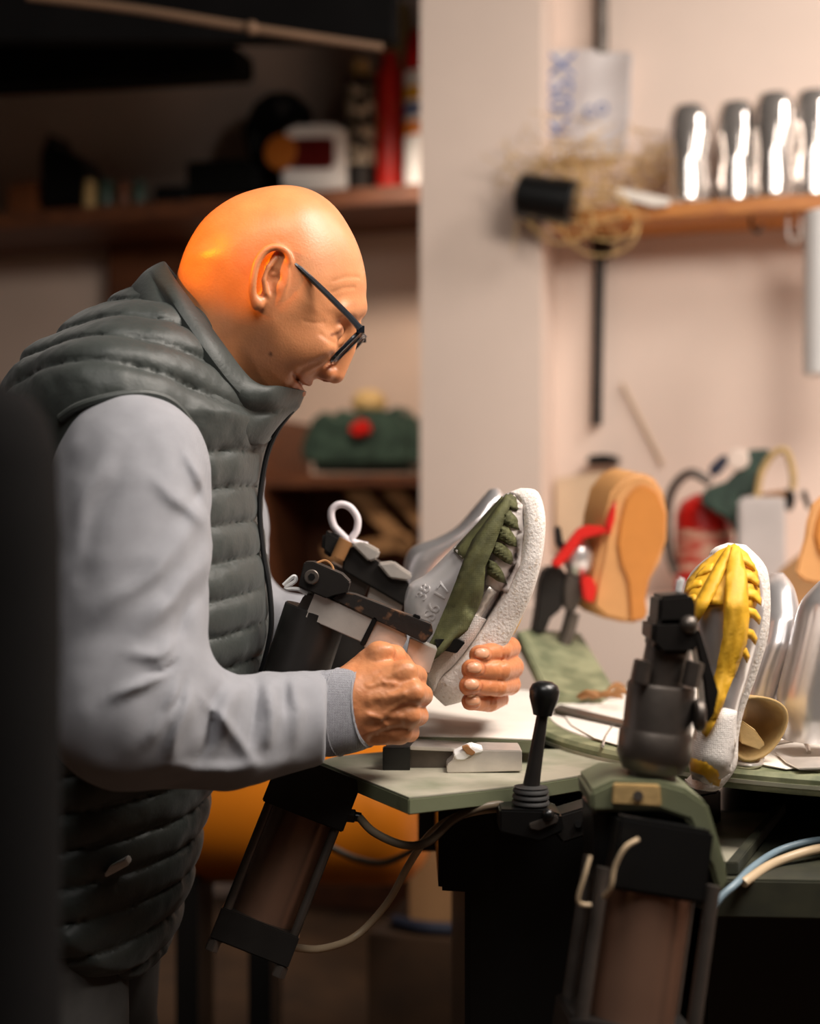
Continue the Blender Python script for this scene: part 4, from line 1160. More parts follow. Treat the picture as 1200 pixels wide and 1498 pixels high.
# --- bare lasts standing on the turntable
def toe_last(pairs, Yc, hw, label, e=2.1):
    return single(pair_loft(pairs, Yc, hw, n=40, e=e, samples=6), 'shoe_last', M['last'], label, 'shoe last', 'aluminium shoe lasts', smooth=60)
toe_last([((1146, 838), (1130, 838)), ((1160, 860), (1116, 856)), ((1168, 900), (1106, 900)), ((1164, 940), (1096, 940)), ((1150, 985), (1080, 985)), ((1136, 1030), (1070, 1030)), ((1128, 1066), (1066, 1066)), ((1118, 1080), (1078, 1080))],
         [1.62, 1.60, 1.58, 1.57, 1.57, 1.57, 1.57, 1.57], [.010, .030, .040, .042, .040, .040, .040, .030], 'bare aluminium last standing toe up between the yellow shoe and the picture edge')
toe_last([((1240, 845), (1200, 850)), ((1262, 880), (1176, 880)), ((1266, 930), (1164, 920)), ((1262, 980), (1152, 970)), ((1256, 1020), (1142, 1010)), ((1250, 1050), (1140, 1040)), ((1246, 1080), (1144, 1080))],
         1.50, [.012, .036, .044, .046, .046, .046, .040], 'big bare aluminium last cut by the right edge, standing on the turntable', e=2.4)
toe_last([((728, 714), (716, 716)), ((738, 728), (698, 736)), ((728, 752), (670, 768)), ((700, 790), (640, 786)), ((660, 830), (604, 800)), ((630, 870), (592, 820)), ((610, 900), (590, 850))],
         1.80, [.012, .032, .040, .040, .036, .032, .028], 'bare aluminium last leaning behind the green-strapped shoe')

# --- gum-soled red shoe behind
gum = thing('half_made_shoe', P(920, 915, 2.14), 'red shoe seen from below, its honey-coloured gum sole facing the viewer', 'shoe', 'half-made shoes on the machine')
outl = [(944, 692), (960, 700), (974, 720), (980, 752), (979, 790), (968, 825), (954, 850), (947, 880), (950, 905), (940, 913), (912, 911), (886, 905), (866, 888), (872, 850), (882, 806), (887, 762), (897, 722), (915, 700), (930, 693)]
mb = MB(); mb.prism([P(a, b, 2.10 + (b - 800) * .0001) for a, b in outl], (-.03, .055, .01)); mb.build('sole', M['gum_side'], gum, bevel=.008, seg=3, smooth=60)
inn = [(944, 710), (962, 722), (974, 752), (973, 790), (960, 822), (949, 848), (945, 876), (948, 900), (940, 908), (922, 908), (921, 880), (918, 850), (908, 826), (903, 795), (908, 760), (916, 730), (930, 713)]
mb = MB(); mb.prism([P(a, b, 2.094 + (b - 800) * .0001) for a, b in inn], (0, .012, 0)); mb.build('outsole', M['gum'], gum, bevel=.003, smooth=60)
gl2 = pair_loft([((920, 715), (905, 720)), ((900, 750), (880, 770)), ((890, 800), (850, 790)), ((884, 850), (846, 840)), ((876, 885), (850, 880))], 2.19, [.01, .03, .035, .03, .02])
single(gl2, 'shoe_last', M['last'], 'aluminium last inside the red shoe with the gum sole', 'shoe last', 'aluminium shoe lasts', smooth=60)
for q in ([(806, 826), (826, 800), (848, 772), (862, 768), (886, 770), (890, 780), (866, 786), (852, 790), (836, 812), (818, 832)], [(886, 768), (894, 744), (902, 730), (900, 760), (892, 786)], [(850, 846), (866, 842), (874, 860), (868, 884), (854, 878)]):
    pr(q, 2.085, .03).build('red_strap', M['red'], gum, bevel=.003)
edge_ = thing('half_made_shoe', P(1215, 820, 2.0), 'gum-soled shoe of which only a honey-brown edge shows at the right picture edge', 'shoe', 'half-made shoes on the machine')
o2 = [(a * .8 + 470, b * .62 + 290) for a, b in outl]
mb = MB(); mb.prism([P(a, b, 1.95) for a, b in o2], (.02, .05, .0)); mb.build('sole', M['gum_side'], edge_, bevel=.006, seg=3)
mb = MB(); mb.prism([P(a * .8 + 470, b * .62 + 290, 1.944) for a, b in inn], (0, .012, 0)); mb.build('outsole', M['gum'], edge_, bevel=.003)
mb = MB(); mb.cyl(P(1236, 800, 1.99), Vector((P(1236, 800, 1.99).x, 1.99, TC.z + .002)), .014, n=16); mb.build('heel_post', M['dark'], edge_)
# its clamp
c4 = thing('pneumatic_clamp', P(820, 960, 2.14), 'blurred black clamp holding the red gum-soled shoe over the tilted green plate', 'clamp', 'pneumatic clamps of the shoe machine')
pr([(798, 830), (822, 828), (832, 850), (824, 890), (806, 905), (797, 928), (780, 928), (786, 890), (790, 852)], 2.12, .06).build('clamp_body', M['black'], c4, bevel=.004)
pr([(832, 836), (852, 848), (850, 880), (838, 900), (826, 890), (826, 858)], 2.11, .05).build('steel_block', M['dark'], c4, bevel=.003)
pr([(812, 770), (820, 768), (824, 790), (832, 806), (826, 812), (814, 796)], 2.12, .02).build('clamp_lever', M['black'], c4, bevel=.003)
pr([(848, 840), (866, 836), (880, 800), (876, 772), (886, 776), (888, 830), (872, 858), (852, 856)], 2.14, .03).build('clamp_arm', M['black'], c4, bevel=.003)
mb = MB(); mb.tube([P(838, 896, 2.12), P(832, 920, 2.12), P(824, 945, 2.12)], .011, 12); mb.build('steel_foot', M['dark'], c4)
mb = MB(); mb.ball(P(846, 816, 2.12), (.022, .02, .03)); mb.build('aluminium_head', M['last'], c4)

# tilted green plate behind the hand
mb = MB(); q = [P(756, 922, 2.02), P(772, 920, 2.14), P(850, 925, 2.2), P(896, 1000, 1.99), P(880, 1020, 1.90), P(800, 1012, 1.90)]
mb.prism(q, (0, 0, -.022)); o = single(mb, 'tilted_plate', M['edge_green'], 'green enamelled plate tilted down towards the turntable, under the red shoe', 'plate', bevel=.003)

# --- things lying on the turntable
def sheet(poly, Z, m, name, label, cat, grp=None, th=.0008, wav=0.0):
    mb = MB(); mb.prism([PZ(a, b, Z) + Vector((0, 0, random.uniform(0, wav))) for a, b in poly], (0, 0, th))
    return single(mb, name, m, label, cat, grp)
TT = TC.z + .0018
sheet([(820, 1040), (860, 1030), (910, 1045), (908, 1092), (870, 1082), (836, 1062)], TT, M['paper'], 'paper_sheet', 'cream paper on the turntable rim left of the right clamp', 'paper', wav=.002)
sheet([(1100, 1090), (1160, 1076), (1230, 1086), (1230, 1120), (1150, 1126), (1076, 1112)], TT, M['paper'], 'paper_sheet', 'white paper on the turntable under the big right last', 'paper', wav=.002)
sheet([(808, 1040), (820, 1034), (918, 1058), (916, 1064)], TT + .004, M['dark'], 'steel_ruler', 'flat dark steel strip lying across the turntable behind the lever', 'strip', th=.003)
for k, (a, b, l, an) in enumerate(((868, 1030, 26, .3), (888, 1034, 30, -.2), (902, 1024, 22, .6), (860, 1040, 20, -.5), (908, 1040, 18, .1))):
    c = PZ(a, b, TT) + Vector((0, 0, .008 + .003 * k)); w_ = l / F * 1.5
    mb = MB(); mb.tube([c + Vector((-w_ * math.cos(an), -w_ * math.sin(an), 0)), c + Vector((0, 0, .006)), c + Vector((w_ * math.cos(an), w_ * math.sin(an), .002))], [.002, .005, .002], 7)
    tag(recenter(mb.build('leather_offcut', M['scrap'])), 'curled brown offcut in the little heap on the turntable behind the lever', 'offcut', 'brown offcuts on the turntable')
def ktube(pts, r, m, name, label, cat, Z=TT):
    mb = MB(); mb.tube([PZ(a, b, Z) + Vector((0, 0, r + dz)) for a, b, dz in pts], r, 8)
    return tag(recenter(mb.build(name, m)), label, cat)
ktube([(898, 1062, 0), (886, 1080, 0), (882, 1094, .0)], .0016, M['alu'], 'wire_pin', 'thin bright pin on the turntable rim left of the right clamp', 'pin')
ktube([(1070, 1120, 0), (1112, 1122, 0), (1114, 1100, .004), (1118, 1100, .004), (1172, 1094, .006), (1184, 1104, 0)], .0024, M['alu'], 'wire_hook', 'bent chrome rod lying on the turntable in front of the tan leather', 'rod')
sheet([(1135, 1102), (1160, 1110), (1230, 1108), (1230, 1124), (1170, 1126), (1150, 1116)], TT + .003, M['alu'], 'steel_scraper', 'grey steel scraper on the white paper at the right edge', 'tool', th=.0015)
# rolled tan leather
lr = MB()
secs = []
ra, rb = P(1066, 1040, 1.52), P(1108, 1062, 1.43)
rd = (rb - ra).normalized(); ru = rd.cross(Vector((0, 0, 1))).normalized(); rw_ = ru.cross(rd)
for t in np.linspace(0, 1, 14):
    w = .018 + .014 * t
    secs.append([ra.lerp(rb, t) + ru * (w * math.cos(q) * 1.05) + rw_ * (w * math.sin(q) * 1.05 + .004 * math.sin(2 * q + 1) * t) + rd * (.012 * t * math.sin(q + .6)) for q in np.linspace(0, 2 * PI, 31)[:-1]])
lr.loft(secs, caps=False)
roll = lr.build('leather_roll', M['leather'], None, smooth=80, solid=.003)
tag(recenter(roll), 'rolled scrap of tan leather lying open-ended behind the yellow shoe', 'leather')
mb = MB(); mb.prism([P(1078, 1050, 1.43), P(1106, 1070, 1.415), P(1120, 1090, 1.41), P(1112, 1098, 1.41), P(1084, 1088, 1.42)], (0, .006, .002)); o = mb.build('inner_flap', M['leather'], roll, bevel=.001); o.matrix_parent_inverse = Matrix.Translation(roll.location).inverted()
# ------------------------------------------------------------------ the room: walls run 17 degrees off the picture plane
TH = math.radians(17)
WU = Vector((math.cos(TH), -math.sin(TH), 0)); WV = Vector((math.sin(TH), math.cos(TH), 0))
O = Vector(((1000 - 600) / F * 3.25, 3.25, 0))
MR = Matrix(((WU.x, WV.x, 0, O.x), (WU.y, WV.y, 0, O.y), (0, 0, 1, 0), (0, 0, 0, 1)))

def RW(px, py, off):
    """(s, z) on the plane `off` metres in front of the right-hand wall, along a sight line"""
    d = Vector(((px - 600) / F, 1, -(py - 749) / F)); e = Vector((0, 0, ZC))
    t = ((O - WV * off) - e).dot(WV) / d.dot(WV)
    q = e + d * t
    return (q - O).dot(WU), q.z
def L(s, off, z):
    return O + WU * s - WV * off + Vector((0, 0, z))
def PW(px, py, off):
    s, z = RW(px, py, off); return L(s, off, z)
def wbox(mb, s0, s1, o0, o1, z0, z1):
    return mb.prism([L(s0, o0, z0), L(s1, o0, z0), L(s1, o1, z0), L(s0, o1, z0)], (0, 0, z1 - z0))
def wpr(poly, off, depth, mb=None):
    """outline seen on the plane off, swept towards the wall by depth"""
    mb = mb or MB()
    return mb.prism([PW(a, b, off) for a, b in poly], WV * depth)

H = 2.75
s_l, s_r = RW(615, 700, .16)[0], RW(792, 700, .16)[0]
mb = MB(); wbox(mb, s_r - .3, 1.7, -.12, 0, 0, H); struct(mb, 'wall_right', M['wall'])
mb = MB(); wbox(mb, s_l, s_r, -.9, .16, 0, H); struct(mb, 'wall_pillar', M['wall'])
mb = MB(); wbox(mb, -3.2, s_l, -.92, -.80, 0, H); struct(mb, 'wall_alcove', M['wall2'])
mb = MB(); mb.prism([Vector((-3.2, -1.5, -.06)), Vector((2.6, -1.5, -.06)), Vector((2.6, 5.2, -.06)), Vector((-3.2, 5.2, -.06))], (0, 0, .06)); struct(mb, 'floor', M['floor'])
mb = MB(); mb.prism([Vector((-3.2, -1.5, H)), Vector((2.6, -1.5, H)), Vector((2.6, 5.2, H)), Vector((-3.2, 5.2, H))], (0, 0, .06)); struct(mb, 'ceiling', M['ceil'])
mb = MB(); mb.prism([Vector((-3.3, -1.5, 0)), Vector((-3.2, -1.5, 0)), Vector((-3.2, 5.2, 0)), Vector((-3.3, 5.2, 0))], (0, 0, H)); struct(mb, 'wall_left', M['dimwall'])
mb = MB(); mb.prism([Vector((-3.2, -1.6, 0)), Vector((2.6, -1.6, 0)), Vector((2.6, -1.5, 0)), Vector((-3.2, -1.5, 0))], (0, 0, H)); struct(mb, 'wall_rear', M['dimwall'])
mb = MB(); mb.prism([Vector((2.6, -1.5, 0)), Vector((2.7, -1.5, 0)), Vector((2.7, 5.2, 0)), Vector((2.6, 5.2, 0))], (0, 0, H)); struct(mb, 'wall_side', M['wall2'])
# dark storage loft over the alcove
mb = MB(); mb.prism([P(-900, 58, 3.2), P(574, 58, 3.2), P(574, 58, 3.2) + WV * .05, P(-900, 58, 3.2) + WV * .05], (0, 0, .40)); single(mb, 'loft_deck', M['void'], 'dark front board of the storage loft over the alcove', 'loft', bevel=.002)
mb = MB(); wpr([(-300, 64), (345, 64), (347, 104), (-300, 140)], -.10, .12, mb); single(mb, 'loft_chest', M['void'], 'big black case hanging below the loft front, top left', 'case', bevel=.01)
mb = MB(); mb.tube([P(40, -6, 2.9), P(200, 14, 2.9), P(372, 42, 2.9), P(560, 70, 2.9)], .009, 12); mb.ball(P(368, 41, 2.89), .014)
tag(recenter(mb.build('ceiling_pipe', M['dimpipe'])), 'thin beige pipe slanting across the dark top left', 'pipe')

# left shelf
zs = RW(400, 290, -.42)[1]
mb = MB()
oF = -.40
s0, s1 = RW(-150, 330, oF)[0], s_l - .002
zt = RW(560, 272, oF)[1]; zb = RW(560, 298, oF)[1]
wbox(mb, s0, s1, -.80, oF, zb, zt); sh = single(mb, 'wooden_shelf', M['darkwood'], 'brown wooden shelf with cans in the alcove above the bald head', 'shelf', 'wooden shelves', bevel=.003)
def base(px, off): return RW(px, 272, off)[0]
def can(px0, px1, ytop, m, name, label, cat, off=-.52, capm=None, neck=.86, domeh=.03):
    sa, sb_ = RW(px0, 250, off)[0], RW(px1, 250, off)[0]
    ztop = RW(px0, ytop, off)[1]; c = (sa + sb_) / 2; r = (sb_ - sa) / 2
    t = thing(name, L(c, off, zt), label, cat, 'cans on the alcove shelf')
    hh = ztop - zt
    mb = MB(); mb.rings(L(c, off, zt + .001), L(c, off, zt + hh - .05), [(0, r * .94), (.02, r), (.98, r), (1, r * .95)], 32); mb.build('can_body', m, t)
    mb = MB(); mb.rings(L(c, off, zt + hh - .05), L(c, off, zt + hh), [(0, r * .9), (.25, r * .8), (.3, r * .62), (.95, r * .60), (1, r * .5)], 28); mb.build('can_cap', capm or m, t)
    return t, c, r, hh
t, c, r, hh = can(505, 551, 92, M['black'], 'spray_can', 'black can with a pale label, left of the red can on the alcove shelf', 'can', capm=M['leather'])
mb = MB()
for k, (a, b) in enumerate(((.22, .36), (.40, .50), (.55, .68), (.72, .80))):
    mb.rings(L(c, -.52, zt + hh * a), L(c, -.52, zt + hh * b), [(0, r * .99), (0, r * 1.012), (1, r * 1.012), (1, r * .99)], 32)
mb.build('label_bands', pbr('mottled_label', (30, 28, 26), .6, rgb2=(196, 182, 160), vscale=45, thr=(.45, .55)), t)
t, c, r, hh = can(551, 590, 80, M['redcan'], 'spray_can', 'red can between the black can and the white-labelled bottle', 'can', capm=M['redcan'])
# bottle with red neck and white label
off = -.46
sa, sb_ = RW(592, 250, off)[0], RW(636, 250, off)[0]; c = (sa + sb_) / 2; r = (sb_ - sa) / 2
c = min(c, s_l - r - .005)
zz = lambda y: RW(610, y, off)[1]
t = thing('glue_bottle', L(c, off, zt), 'white-labelled bottle with a red top, half behind the pillar on the alcove shelf', 'bottle', 'cans on the alcove shelf')
mb = MB(); mb.rings(L(c, off, zt + .001), L(c, off, zz(108)), [(0, r * .95), (.02, r), (1, r)], 32); mb.build('label', M['white'], t)
mb = MB(); mb.rings(L(c, off, zz(108)), L(c, off, zz(44)), [(0, r), (.3, r), (.75, r * .8), (.95, r * .5), (1, r * .4)], 32); mb.build('red_top', M['red'], t)
for y0, y1, m in ((132, 150, M['yellow']), (156, 174, M['blueink']), (182, 202, M['orange'])):
    mb = MB(); mb.rings(L(c, off, zz(y1)), L(c, off, zz(y0)), [(0, r * .99), (0, r * 1.01), (1, r * 1.01), (1, r * .99)], 32); mb.build('label_band', m, t)
# pale pot standing behind the bottle
mb = MB(); s_ = RW(592, 60, -.66)[0]; zq = RW(592, 6, -.66)[1]
mb.rings(L(s_ - .02, -.66, zt), L(s_ - .02, -.66, zq), [(0, .05), (.72, .05), (.86, .052), (.88, .044), (.97, .04), (1, .03)], 28); single(mb, 'plastic_jar', M['leather'], 'tall beige jar behind the red can and bottle', 'jar', 'cans on the alcove shelf')
# white dispenser with dark red window
t = thing('white_dispenser', PW(452, 276, -.45), 'white box with a dark red window and orange reel on the alcove shelf', 'dispenser')
wpr([(410, 276), (410, 196), (424, 182), (494, 180), (504, 192), (504, 278)], -.45, .10).build('housing', M['white'], t, bevel=.012, seg=3)
wpr([(424, 202), (484, 200), (488, 208), (488, 240), (482, 246), (424, 246)], -.442, .012).build('red_window', pbr('dark_red_window', (92, 22, 20), .3), t, bevel=.004)
mb = MB(); cc = PW(410, 222, -.44); mb.cyl(cc, cc + WV * .05, .05, n=28, bev=.003); mb.build('orange_reel', pbr('amber_reel', (186, 108, 36), .5), t)
# black headset-like strap coil
t = thing('black_grinder', PW(400, 270, -.44), 'black machine with a round top knob beside the white dispenser', 'tool')
wpr([(352, 190), (370, 150), (392, 134), (424, 132), (444, 150), (446, 180), (432, 196), (410, 200), (404, 226), (414, 256), (424, 276), (384, 278), (366, 240)], -.58, .08).build('body', M['blackp'], t, bevel=.01, seg=3)
mb = MB(); cc = PW(410, 156, -.565); mb.cyl(cc, cc + WV * .03, .022, n=24, bev=.004); mb.build('round_knob', M['boot'], t)
mb = MB(); mb.tube([PW(a, b, -.57) for a, b in ((372, 196), (372, 230), (382, 258), (398, 276))], .012, 10); mb.build('cable_rib', M['boot'], t)
def wthing(poly, off, depth, m, name, label, cat, grp=None, bevel=.006):
    return single(wpr(poly, off, depth), name, m, label, cat, grp, bevel=bevel, seg=2)
wthing([(272, 236), (356, 232), (376, 240), (376, 282), (272, 286)], -.45, .10, M['blackp'], 'black_case', 'black box on the alcove shelf directly behind the head', 'box', 'boxes on the alcove shelf')
wthing([(224, 272), (272, 270), (272, 296), (224, 298)], -.44, .12, M['blackp'], 'black_case', 'low black box left of the taller one on the alcove shelf', 'box', 'boxes on the alcove shelf')
wthing([(60, 300), (58, 226), (70, 192), (78, 214), (112, 226), (124, 246), (124, 296)], -.46, .12, M['blackp'], 'dark_tool', 'dark pointed shape on the far left of the alcove shelf', 'tool')
wthing([(10, 318), (10, 270), (50, 262), (52, 312)], -.46, .10, pbr('dim_orange_box', (120, 66, 30), .7), 'small_box', 'dim orange box at the far left of the alcove shelf', 'box')
for a, b, m, lb in ((122, 142, M['leather'], 'dim tan jar left of the low glass jars on the alcove shelf'), (144, 168, M['dkgreen'], 'dim green jar in the row of small jars on the alcove shelf'), (170, 192, M['darkwood'], 'dim brown jar in the row of small jars on the alcove shelf'), (194, 214, M['dkgreen'], 'rightmost dim jar beside the low black box on the alcove shelf')):
    sA, sB = RW(a, 280, -.46)[0], RW(b, 280, -.46)[0]; c = (sA + sB) / 2; r = (sB - sA) / 2 * .95
    mb = MB(); mb.rings(L(c, -.46, zt), L(c, -.46, RW(a, 266, -.46)[1]), [(0, r * .9), (.05, r), (.7, r), (.8, r * .8), (1, r * .8)], 20); single(mb, 'small_jar', m, lb, 'jar', 'small jars on the alcove shelf')
# wooden upright and lower cupboard in the alcove
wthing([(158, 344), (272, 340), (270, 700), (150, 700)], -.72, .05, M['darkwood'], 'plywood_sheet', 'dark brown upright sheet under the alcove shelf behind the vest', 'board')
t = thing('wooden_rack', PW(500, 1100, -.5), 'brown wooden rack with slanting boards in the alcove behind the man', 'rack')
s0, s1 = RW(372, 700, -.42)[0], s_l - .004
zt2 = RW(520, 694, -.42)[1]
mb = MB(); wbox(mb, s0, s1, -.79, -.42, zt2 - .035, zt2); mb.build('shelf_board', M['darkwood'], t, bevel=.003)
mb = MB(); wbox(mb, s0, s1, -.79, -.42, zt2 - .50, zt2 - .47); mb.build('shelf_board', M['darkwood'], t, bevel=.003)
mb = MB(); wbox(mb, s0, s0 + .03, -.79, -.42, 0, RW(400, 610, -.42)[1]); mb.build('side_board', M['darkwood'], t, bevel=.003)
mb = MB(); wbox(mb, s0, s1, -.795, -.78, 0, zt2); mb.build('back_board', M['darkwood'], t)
for q in ([(500, 716), (530, 712), (606, 800), (590, 812)], [(556, 716), (584, 712), (614, 752), (614, 776)], [(470, 800), (600, 780), (606, 800), (480, 824)]):
    wpr(q, -.46, .03).build('slat', M['cardboard'], t, bevel=.002)
# tool bag
wthing([(440, 690), (436, 650), (452, 612), (480, 592), (500, 600), (530, 606), (560, 590), (592, 596), (608, 620), (610, 690)], -.46, .18, M['dkgreen'], 'tool_bag', 'dark green tool bag on the brown rack behind the man', 'bag', bevel=.03)
wthing([(508, 628), (524, 612), (540, 618), (540, 634), (520, 640)], -.44, .03, M['red'], 'red_handle', 'small dull red handle lying against the dark green bag', 'tool')
mb = MB(); mb.ball(PW(540, 590, -.56), (.05, .04, .04)); single(mb, 'yarn_ball', M['leather'], 'tan bundle on top of the dark green bag', 'bundle')

# right wall: varnished shelf
oF = .20
zt3 = RW(1120, 288, oF)[1]; zb3 = RW(1120, 310, oF)[1]
sL = RW(800, 330, oF)[0]
mb = MB(); wbox(mb, sL, 1.35, .0, oF, zb3, zt3); single(mb, 'wooden_shelf', M['wood'], 'orange varnished shelf on the cream wall with a row of lasts', 'shelf', 'wooden shelves', bevel=.003)
mb = MB(); mb.cyl(L(RW(880, 200, .02)[0], .02, 2.74), L(RW(880, 200, .02)[0], .02, RW(880, 80, .02)[1]), .017, n=14)
tag(recenter(mb.build('wall_conduit', M['dark'])), 'dark conduit coming down the cream wall from the top', 'pipe', 'conduits on the cream wall')
mb = MB(); mb.cyl(L(RW(878, 350, .02)[0], .02, zb3 - .003), L(RW(873, 620, .02)[0], .02, RW(873, 622, .02)[1]), .0125, n=14)
cd = tag(recenter(mb.build('wall_conduit', M['black'])), 'black conduit running down the cream wall below the shelf', 'pipe', 'conduits on the cream wall')
wthing([(864, 342), (892, 342), (890, 372), (866, 374)], .05, .05, M['blackp'], 'shelf_bracket', 'black bracket under the shelf at the top of the conduit', 'bracket')
mb = MB(); mb.tube([PW(a, b, .012) for a, b in ((738, -8), (770, 28), (806, 70))], .004, 8); tag(recenter(mb.build('wall_wire', M['hose'])), 'thin wire slanting down the pillar top', 'wire')
mb = MB(); mb.tube([PW(a, b, .012) for a, b in ((910, 560), (940, 620), (970, 680))], .0035, 8); tag(recenter(mb.build('wall_wire', M['hose'])), 'thin pale wire slanting on the cream wall above the red extinguisher', 'wire')
# four lasts standing toe up on the shelf
def shelf_last():
    secs = []
    prof = [(0, .046, .040, .0), (.04, .050, .044, 0), (.2, .056, .043, .0), (.45, .048, .040, .004), (.7, .053, .034, .006), (.85, .047, .026, .010), (.95, .034, .016, .014), (.99, .018, .008, .016), (1, .004, .002, .016)]
    mb = MB(); zz = np.linspace(0, 1, 36); Hh = RW(1010, 158, .1)[1] - zt3
    for t_ in zz:
        a = .90 * np.interp(t_, [p[0] for p in prof], [p[1] for p in prof]); b_ = np.interp(t_, [p[0] for p in prof], [p[2] for p in prof]); y = np.interp(t_, [p[0] for p in prof], [p[3] for p in prof])
        z = Hh * (t_ if t_ < .8 else .8 + .2 * math.sin((t_ - .8) / .2 * PI / 2))
        secs.append(sell(L(0, .10 + y, zt3 + z), WU * a, WV * (b_ * 1.3), 30, 2.0))
    return mb.loft(secs)
px_l = (1010, 1077, 1134, 1190)
for k, (px, lb) in enumerate(zip(px_l, ('leftmost of the aluminium lasts standing on the orange shelf', 'second from the left of the aluminium lasts on the orange shelf', 'third from the left of the aluminium lasts on the orange shelf', 'aluminium last on the orange shelf cut by the right picture edge'))):
    if k == 0:
        first = shelf_last().build('shoe_last', M['last_shelf'], None, smooth=60); first.data.transform(Matrix.Translation(-L(0, .10, zt3))); lo_ = first
    else:
        lo_ = first.copy(); C.objects.link(lo_)
    lo_.location = L(RW(px, 240, .10)[0], (.115, .085, .115, .085)[k], zt3)
    lo_.rotation_euler = (0, 0, (0, .08, -.1, .05)[k])
    if k: lo_.scale = (1, 1, (1, 1.03, 1.05, 1.08)[k])
    tag(lo_, lb, 'shoe last', 'aluminium lasts on the orange shelf')
# papers, bag with blue print, straw
t = thing('plastic_bag', PW(860, 210, .03), 'white plastic bag with blue letters hanging above the straw bundle', 'bag')
mb = MB(); g = []
for i in range(9):
    for j in range(7):
        a = 796 + j * 22 - i * 1.2; b = 72 + i * 20
        s, z = RW(a, b, .04); g.append(L(s, .035 + .012 * math.sin(i * 1.3 + j * .9) + .008 * math.cos(j * 2.1), z))
mb.add(g, [(i * 7 + j, i * 7 + j + 1, (i + 1) * 7 + j + 1, (i + 1) * 7 + j) for i in range(8) for j in range(6)])
mb.build('bag_film', M['poly'], t, smooth=180, solid=.002, sub=1)
M3 = Matrix((WU, Vector((0, 0, 1)), -WV)).transposed()
text_mesh('K0SX', .085, 'blue_letters', M['blueink'], t, PW(822, 138, .066), math.radians(86), .001, M3)
text_mesh('co', .06, 'blue_letters', M['blueink'], t, PW(872, 158, .066), math.radians(10), .001, M3)
random.seed(3)
rf = MB()
for k in range(95):
    a0 = random.uniform(765, 850); b0 = random.uniform(235, 330)
    an = random.uniform(-2.6, .6); ln = random.uniform(40, 110)
    pts = []
    for i in range(5):
        f = i / 4
        pts.append(PW(a0 + ln * f * math.cos(an + f * random.uniform(-1.2, 1.2)), min(b0 + ln * f * .8 * math.sin(an + f * random.uniform(-1.5, 1.5)), 395), random.uniform(.18, .27)))
    rf.tube(pts, .0011, 4, smooth=3)
for k in range(36):
    a0 = random.uniform(840, 975); b0 = random.uniform(215, 290)
    rf.tube([PW(a0 + random.uniform(-40, 40), b0 + random.uniform(-40, 24), random.uniform(.05, .16)) for i in range(4)], .0014, 4, smooth=3)
for cx, cy, ra, rb in ((822, 320, 46, 36), (890, 322, 44, 30), (880, 330, 56, 44), (800, 290, 40, 50), (860, 300, 62, 26)):
    rf.tube([PW(cx + ra * math.cos(q * .7), cy + rb * math.sin(q * .7), .24 + .01 * math.sin(q)) for q in range(10)], .0022, 5, smooth=4)
tag(recenter(rf.build('straw_bundle', M['raffia'])), 'tangle of pale straw fibre spilling over the left end of the orange shelf', 'straw', kind='stuff')
mb = MB(); a, b = PW(760, 286, .235), PW(842, 298, .235); mb.cyl(a, b, .050, n=28, bev=.006); r_ = mb.build('black_roll', M['blackp'], None)
tag(recenter(r_), 'black roll under the straw at the left end of the orange shelf', 'roll')
wthing([(898, 286), (904, 274), (980, 290), (978, 300), (956, 302)], .215, .05, M['paper'], 'paper_sheet', 'folded white paper on the orange shelf beside the lasts', 'paper', bevel=.001)
for k, (a, b) in enumerate(((1100, 330), (1154, 346), (1172, 340))):
    mb = MB(); q = PW(a, b, .16); mb.tube([Vector((q.x, q.y, zb3)), q, q + Vector((.01, -.01, -.016)), q + Vector((.02, -.01, .0))], .004, 8)
    tag(recenter(mb.build('shelf_hook', M['black'] if k == 0 else M['alu'])), ('black hook under the orange shelf', 'bright hook under the orange shelf, left of the pair', 'bright hook beside the hanging white roll')[k], 'hook', 'hooks under the orange shelf')
mb = MB(); a, b = PW(1214, 310, .26), PW(1212, 550, .26); mb.rings(a, b, [(0, .045), (.01, .05), (.99, .05), (1, .045)], 32); tag(recenter(mb.build('paper_roll', M['white'])), 'white paper roll hanging at the right picture edge under the shelf', 'roll')

# things along the foot of the right wall
bench_z = RW(1050, 880, .3)[1]
mb = MB(); wbox(mb, s_r + .02, 1.5, .01, .52, 0, bench_z); bn = single(mb, 'wall_bench', M['wall'], 'pale workbench against the cream wall behind the machine', 'bench', bevel=.003)
mb = MB()
for s_ in (s_r + .3, 1.0):
    mb = MB(); wbox(mb, s_, s_ + .35, .52, .535, .1, bench_z - .06); lg = mb.build('door', M['wall'], bn, bevel=.002); lg.matrix_parent_inverse = Matrix.Translation(bn.location).inverted()
s_, z0 = RW(1030, 880, .22)
t = thing('fire_extinguisher', L(s_, .22, bench_z), 'red extinguisher with a pale label standing behind the yellow shoe', 'extinguisher')
rr = (RW(1074, 800, .22)[0] - RW(990, 800, .22)[0]) / 2
ztop = RW(1030, 722, .22)[1]
mb = MB(); mb.rings(L(s_, .22, bench_z), L(s_, .22, ztop), [(0, rr * .94), (.03, rr), (.8, rr), (.92, rr * .8), (1, rr * .3)], 36); mb.build('tank', M['red'], t)
mb = MB(); hz = ztop - bench_z; mb.rings(L(s_, .22, bench_z + hz * .28), L(s_, .22, bench_z + hz * .66), [(0, rr * .99), (0, rr * 1.01), (1, rr * 1.01), (1, rr * .99)], 36)
mb.build('label', pbr('red_print_label', (190, 60, 44), .6, rgb2=(214, 176, 150), vscale=16, thr=(.42, .6), stretch=(1, 1, 5)), t)
mb = MB(); mb.tube([PW(a, b, .25) for a, b in ((1040, 706), (1010, 692), (984, 716), (976, 760), (980, 812), (990, 840))], .010, 10); mb.build('hose', M['dark'], t)
